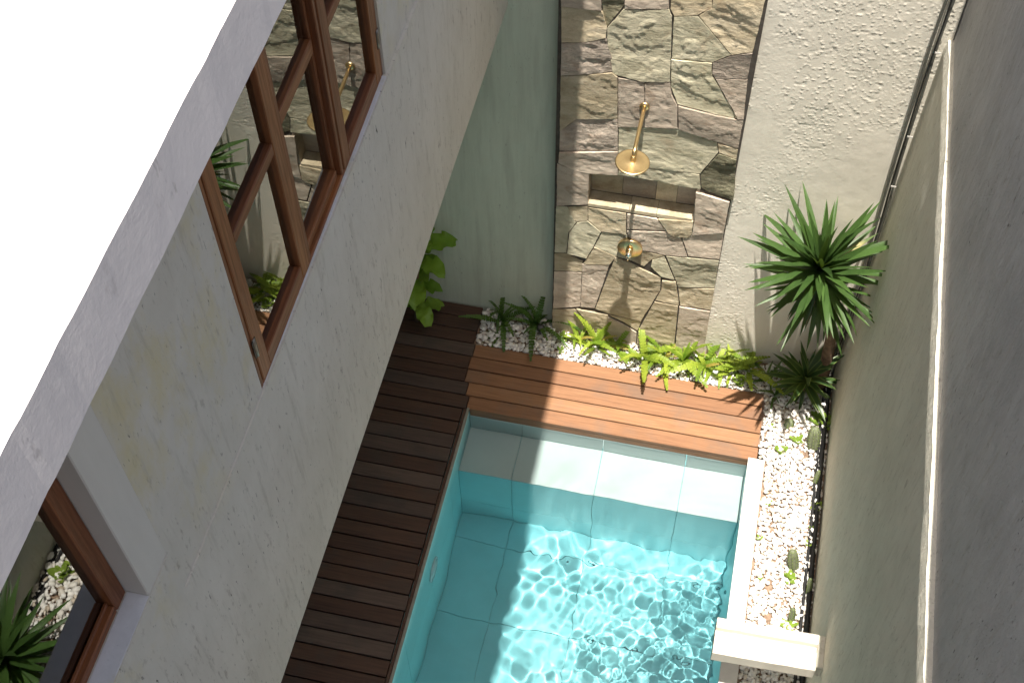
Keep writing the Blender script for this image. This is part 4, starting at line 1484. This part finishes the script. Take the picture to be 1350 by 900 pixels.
cactus((0.905, 4.77, -0.03), 0.21, 0.037, 8, (R(-12), R(-6)), 'stout ribbed cactus on gravel near the dark rosette plant', 1)
cactus((0.865, 3.86, -0.03), 0.20, 0.030, 8, (R(-10), R(-12)), 'ribbed cactus with a bright tip beside a succulent', 2)
cactus((0.725, 4.90, -0.03), 0.08, 0.030, 7, (R(-20), R(5)), 'small squat cactus near the deck corner', 3)
cactus((0.935, 4.49, -0.03), 0.15, 0.012, 5, (R(-15), R(4)), 'slim green cactus in a bare soil patch', 4)
cactus((0.965, 3.71, -0.03), 0.17, 0.013, 5, (R(-10), R(-4)), 'slim cactus leaning on the black hoses', 5)
cactus((0.882, 3.50, -0.03), 0.16, 0.017, 5, (R(-8), R(-5)), 'slim cactus nearest the spout beam', 6)


def succulent(loc, r_, n, label, seed):
    rs = random.Random(seed)
    V, F = [], []
    for i in range(n):
        az = 2.39996 * i + rs.uniform(-0.3, 0.3)
        el = rs.uniform(0.15, 0.9)
        d = Vector((math.cos(az) * math.cos(el), math.sin(az) * math.cos(el), math.sin(el)))
        lat = Vector((-math.sin(az), math.cos(az), 0))
        L = r_ * rs.uniform(0.7, 1.15)
        c0 = Vector((rs.uniform(-0.3, 0.3) * r_, rs.uniform(-0.3, 0.3) * r_, 0.02))
        k = len(V)
        up = Vector((0, 0, L * 0.08))
        V += [c0, c0 + d * L * 0.45 + lat * L * 0.24, c0 + d * L * 0.8 + lat * L * 0.2 + up, c0 + d * L, c0 + d * L * 0.8 - lat * L * 0.2 + up, c0 + d * L * 0.45 - lat * L * 0.24, c0 + d * L * 0.5 - up * 1.5]
        F += [(k, k + 1, k + 6), (k + 1, k + 2, k + 6), (k + 2, k + 3, k + 6), (k + 3, k + 4, k + 6), (k + 4, k + 5, k + 6), (k + 5, k, k + 6)]
    o = mesh('succulent', V, F, M_SUCC, None)
    o.location = loc
    tag(o, label, 'succulent', 'small plants on the gravel')


for i, (x, y, r_, n, lab) in enumerate((
        (0.79, 4.79, 0.05, 11, 'bright weed on gravel between the stout cactus and the coping'),
        (0.70, 4.70, 0.05, 9, 'sprawling weed just past the end of the deck'),
        (0.62, 4.88, 0.028, 6, 'tiny weed at the deck corner'),
        (0.965, 4.32, 0.045, 9, 'weed against the black hoses by bare soil'),
        (0.84, 3.78, 0.055, 14, 'leafy succulent at the foot of the bright tipped cactus'),
        (0.87, 3.465, 0.05, 12, 'yellow green weed right beside the spout beam'),
        (0.63, 4.02, 0.028, 6, 'tiny weed at the coping edge'),
        (0.66, 4.29, 0.025, 6, 'tiny weed among the pebbles near the coping'),
        (0.66, 3.75, 0.028, 6, 'tiny weed in the gravel beside the coping joint'),
        (0.93, 4.05, 0.035, 8, 'small weed between cactus and hoses'),
        (0.945, 4.16, 0.03, 7, 'small weed in a soil patch by the hoses'),
        (0.90, 5.0, 0.06, 14, 'yellow green weed below the dark rosette plant'),
        (0.965, 4.98, 0.07, 14, 'trailing weed at the foot of the side wall'),
        (0.86, 2.86, 0.09, 16, 'leafy weed in the shade of the spout beam'),
        (-0.45, 5.22, 0.05, 10, 'small weed between the two largest ferns at the deck edge'),
        (0.02, 5.19, 0.045, 10, 'small weed on the gravel before the upright fern'),
        (0.36, 5.19, 0.05, 12, 'round leaved weed near the half shaded fern'),
        (-0.91, 5.30, 0.05, 10, 'small bright weed at the corner of the stone wall'),
        (-0.90, 5.20, 0.04, 8, 'small weed drooping over the deck at the shadow edge'))):
    succulent((x, y, -0.022), r_, n, lab, i)
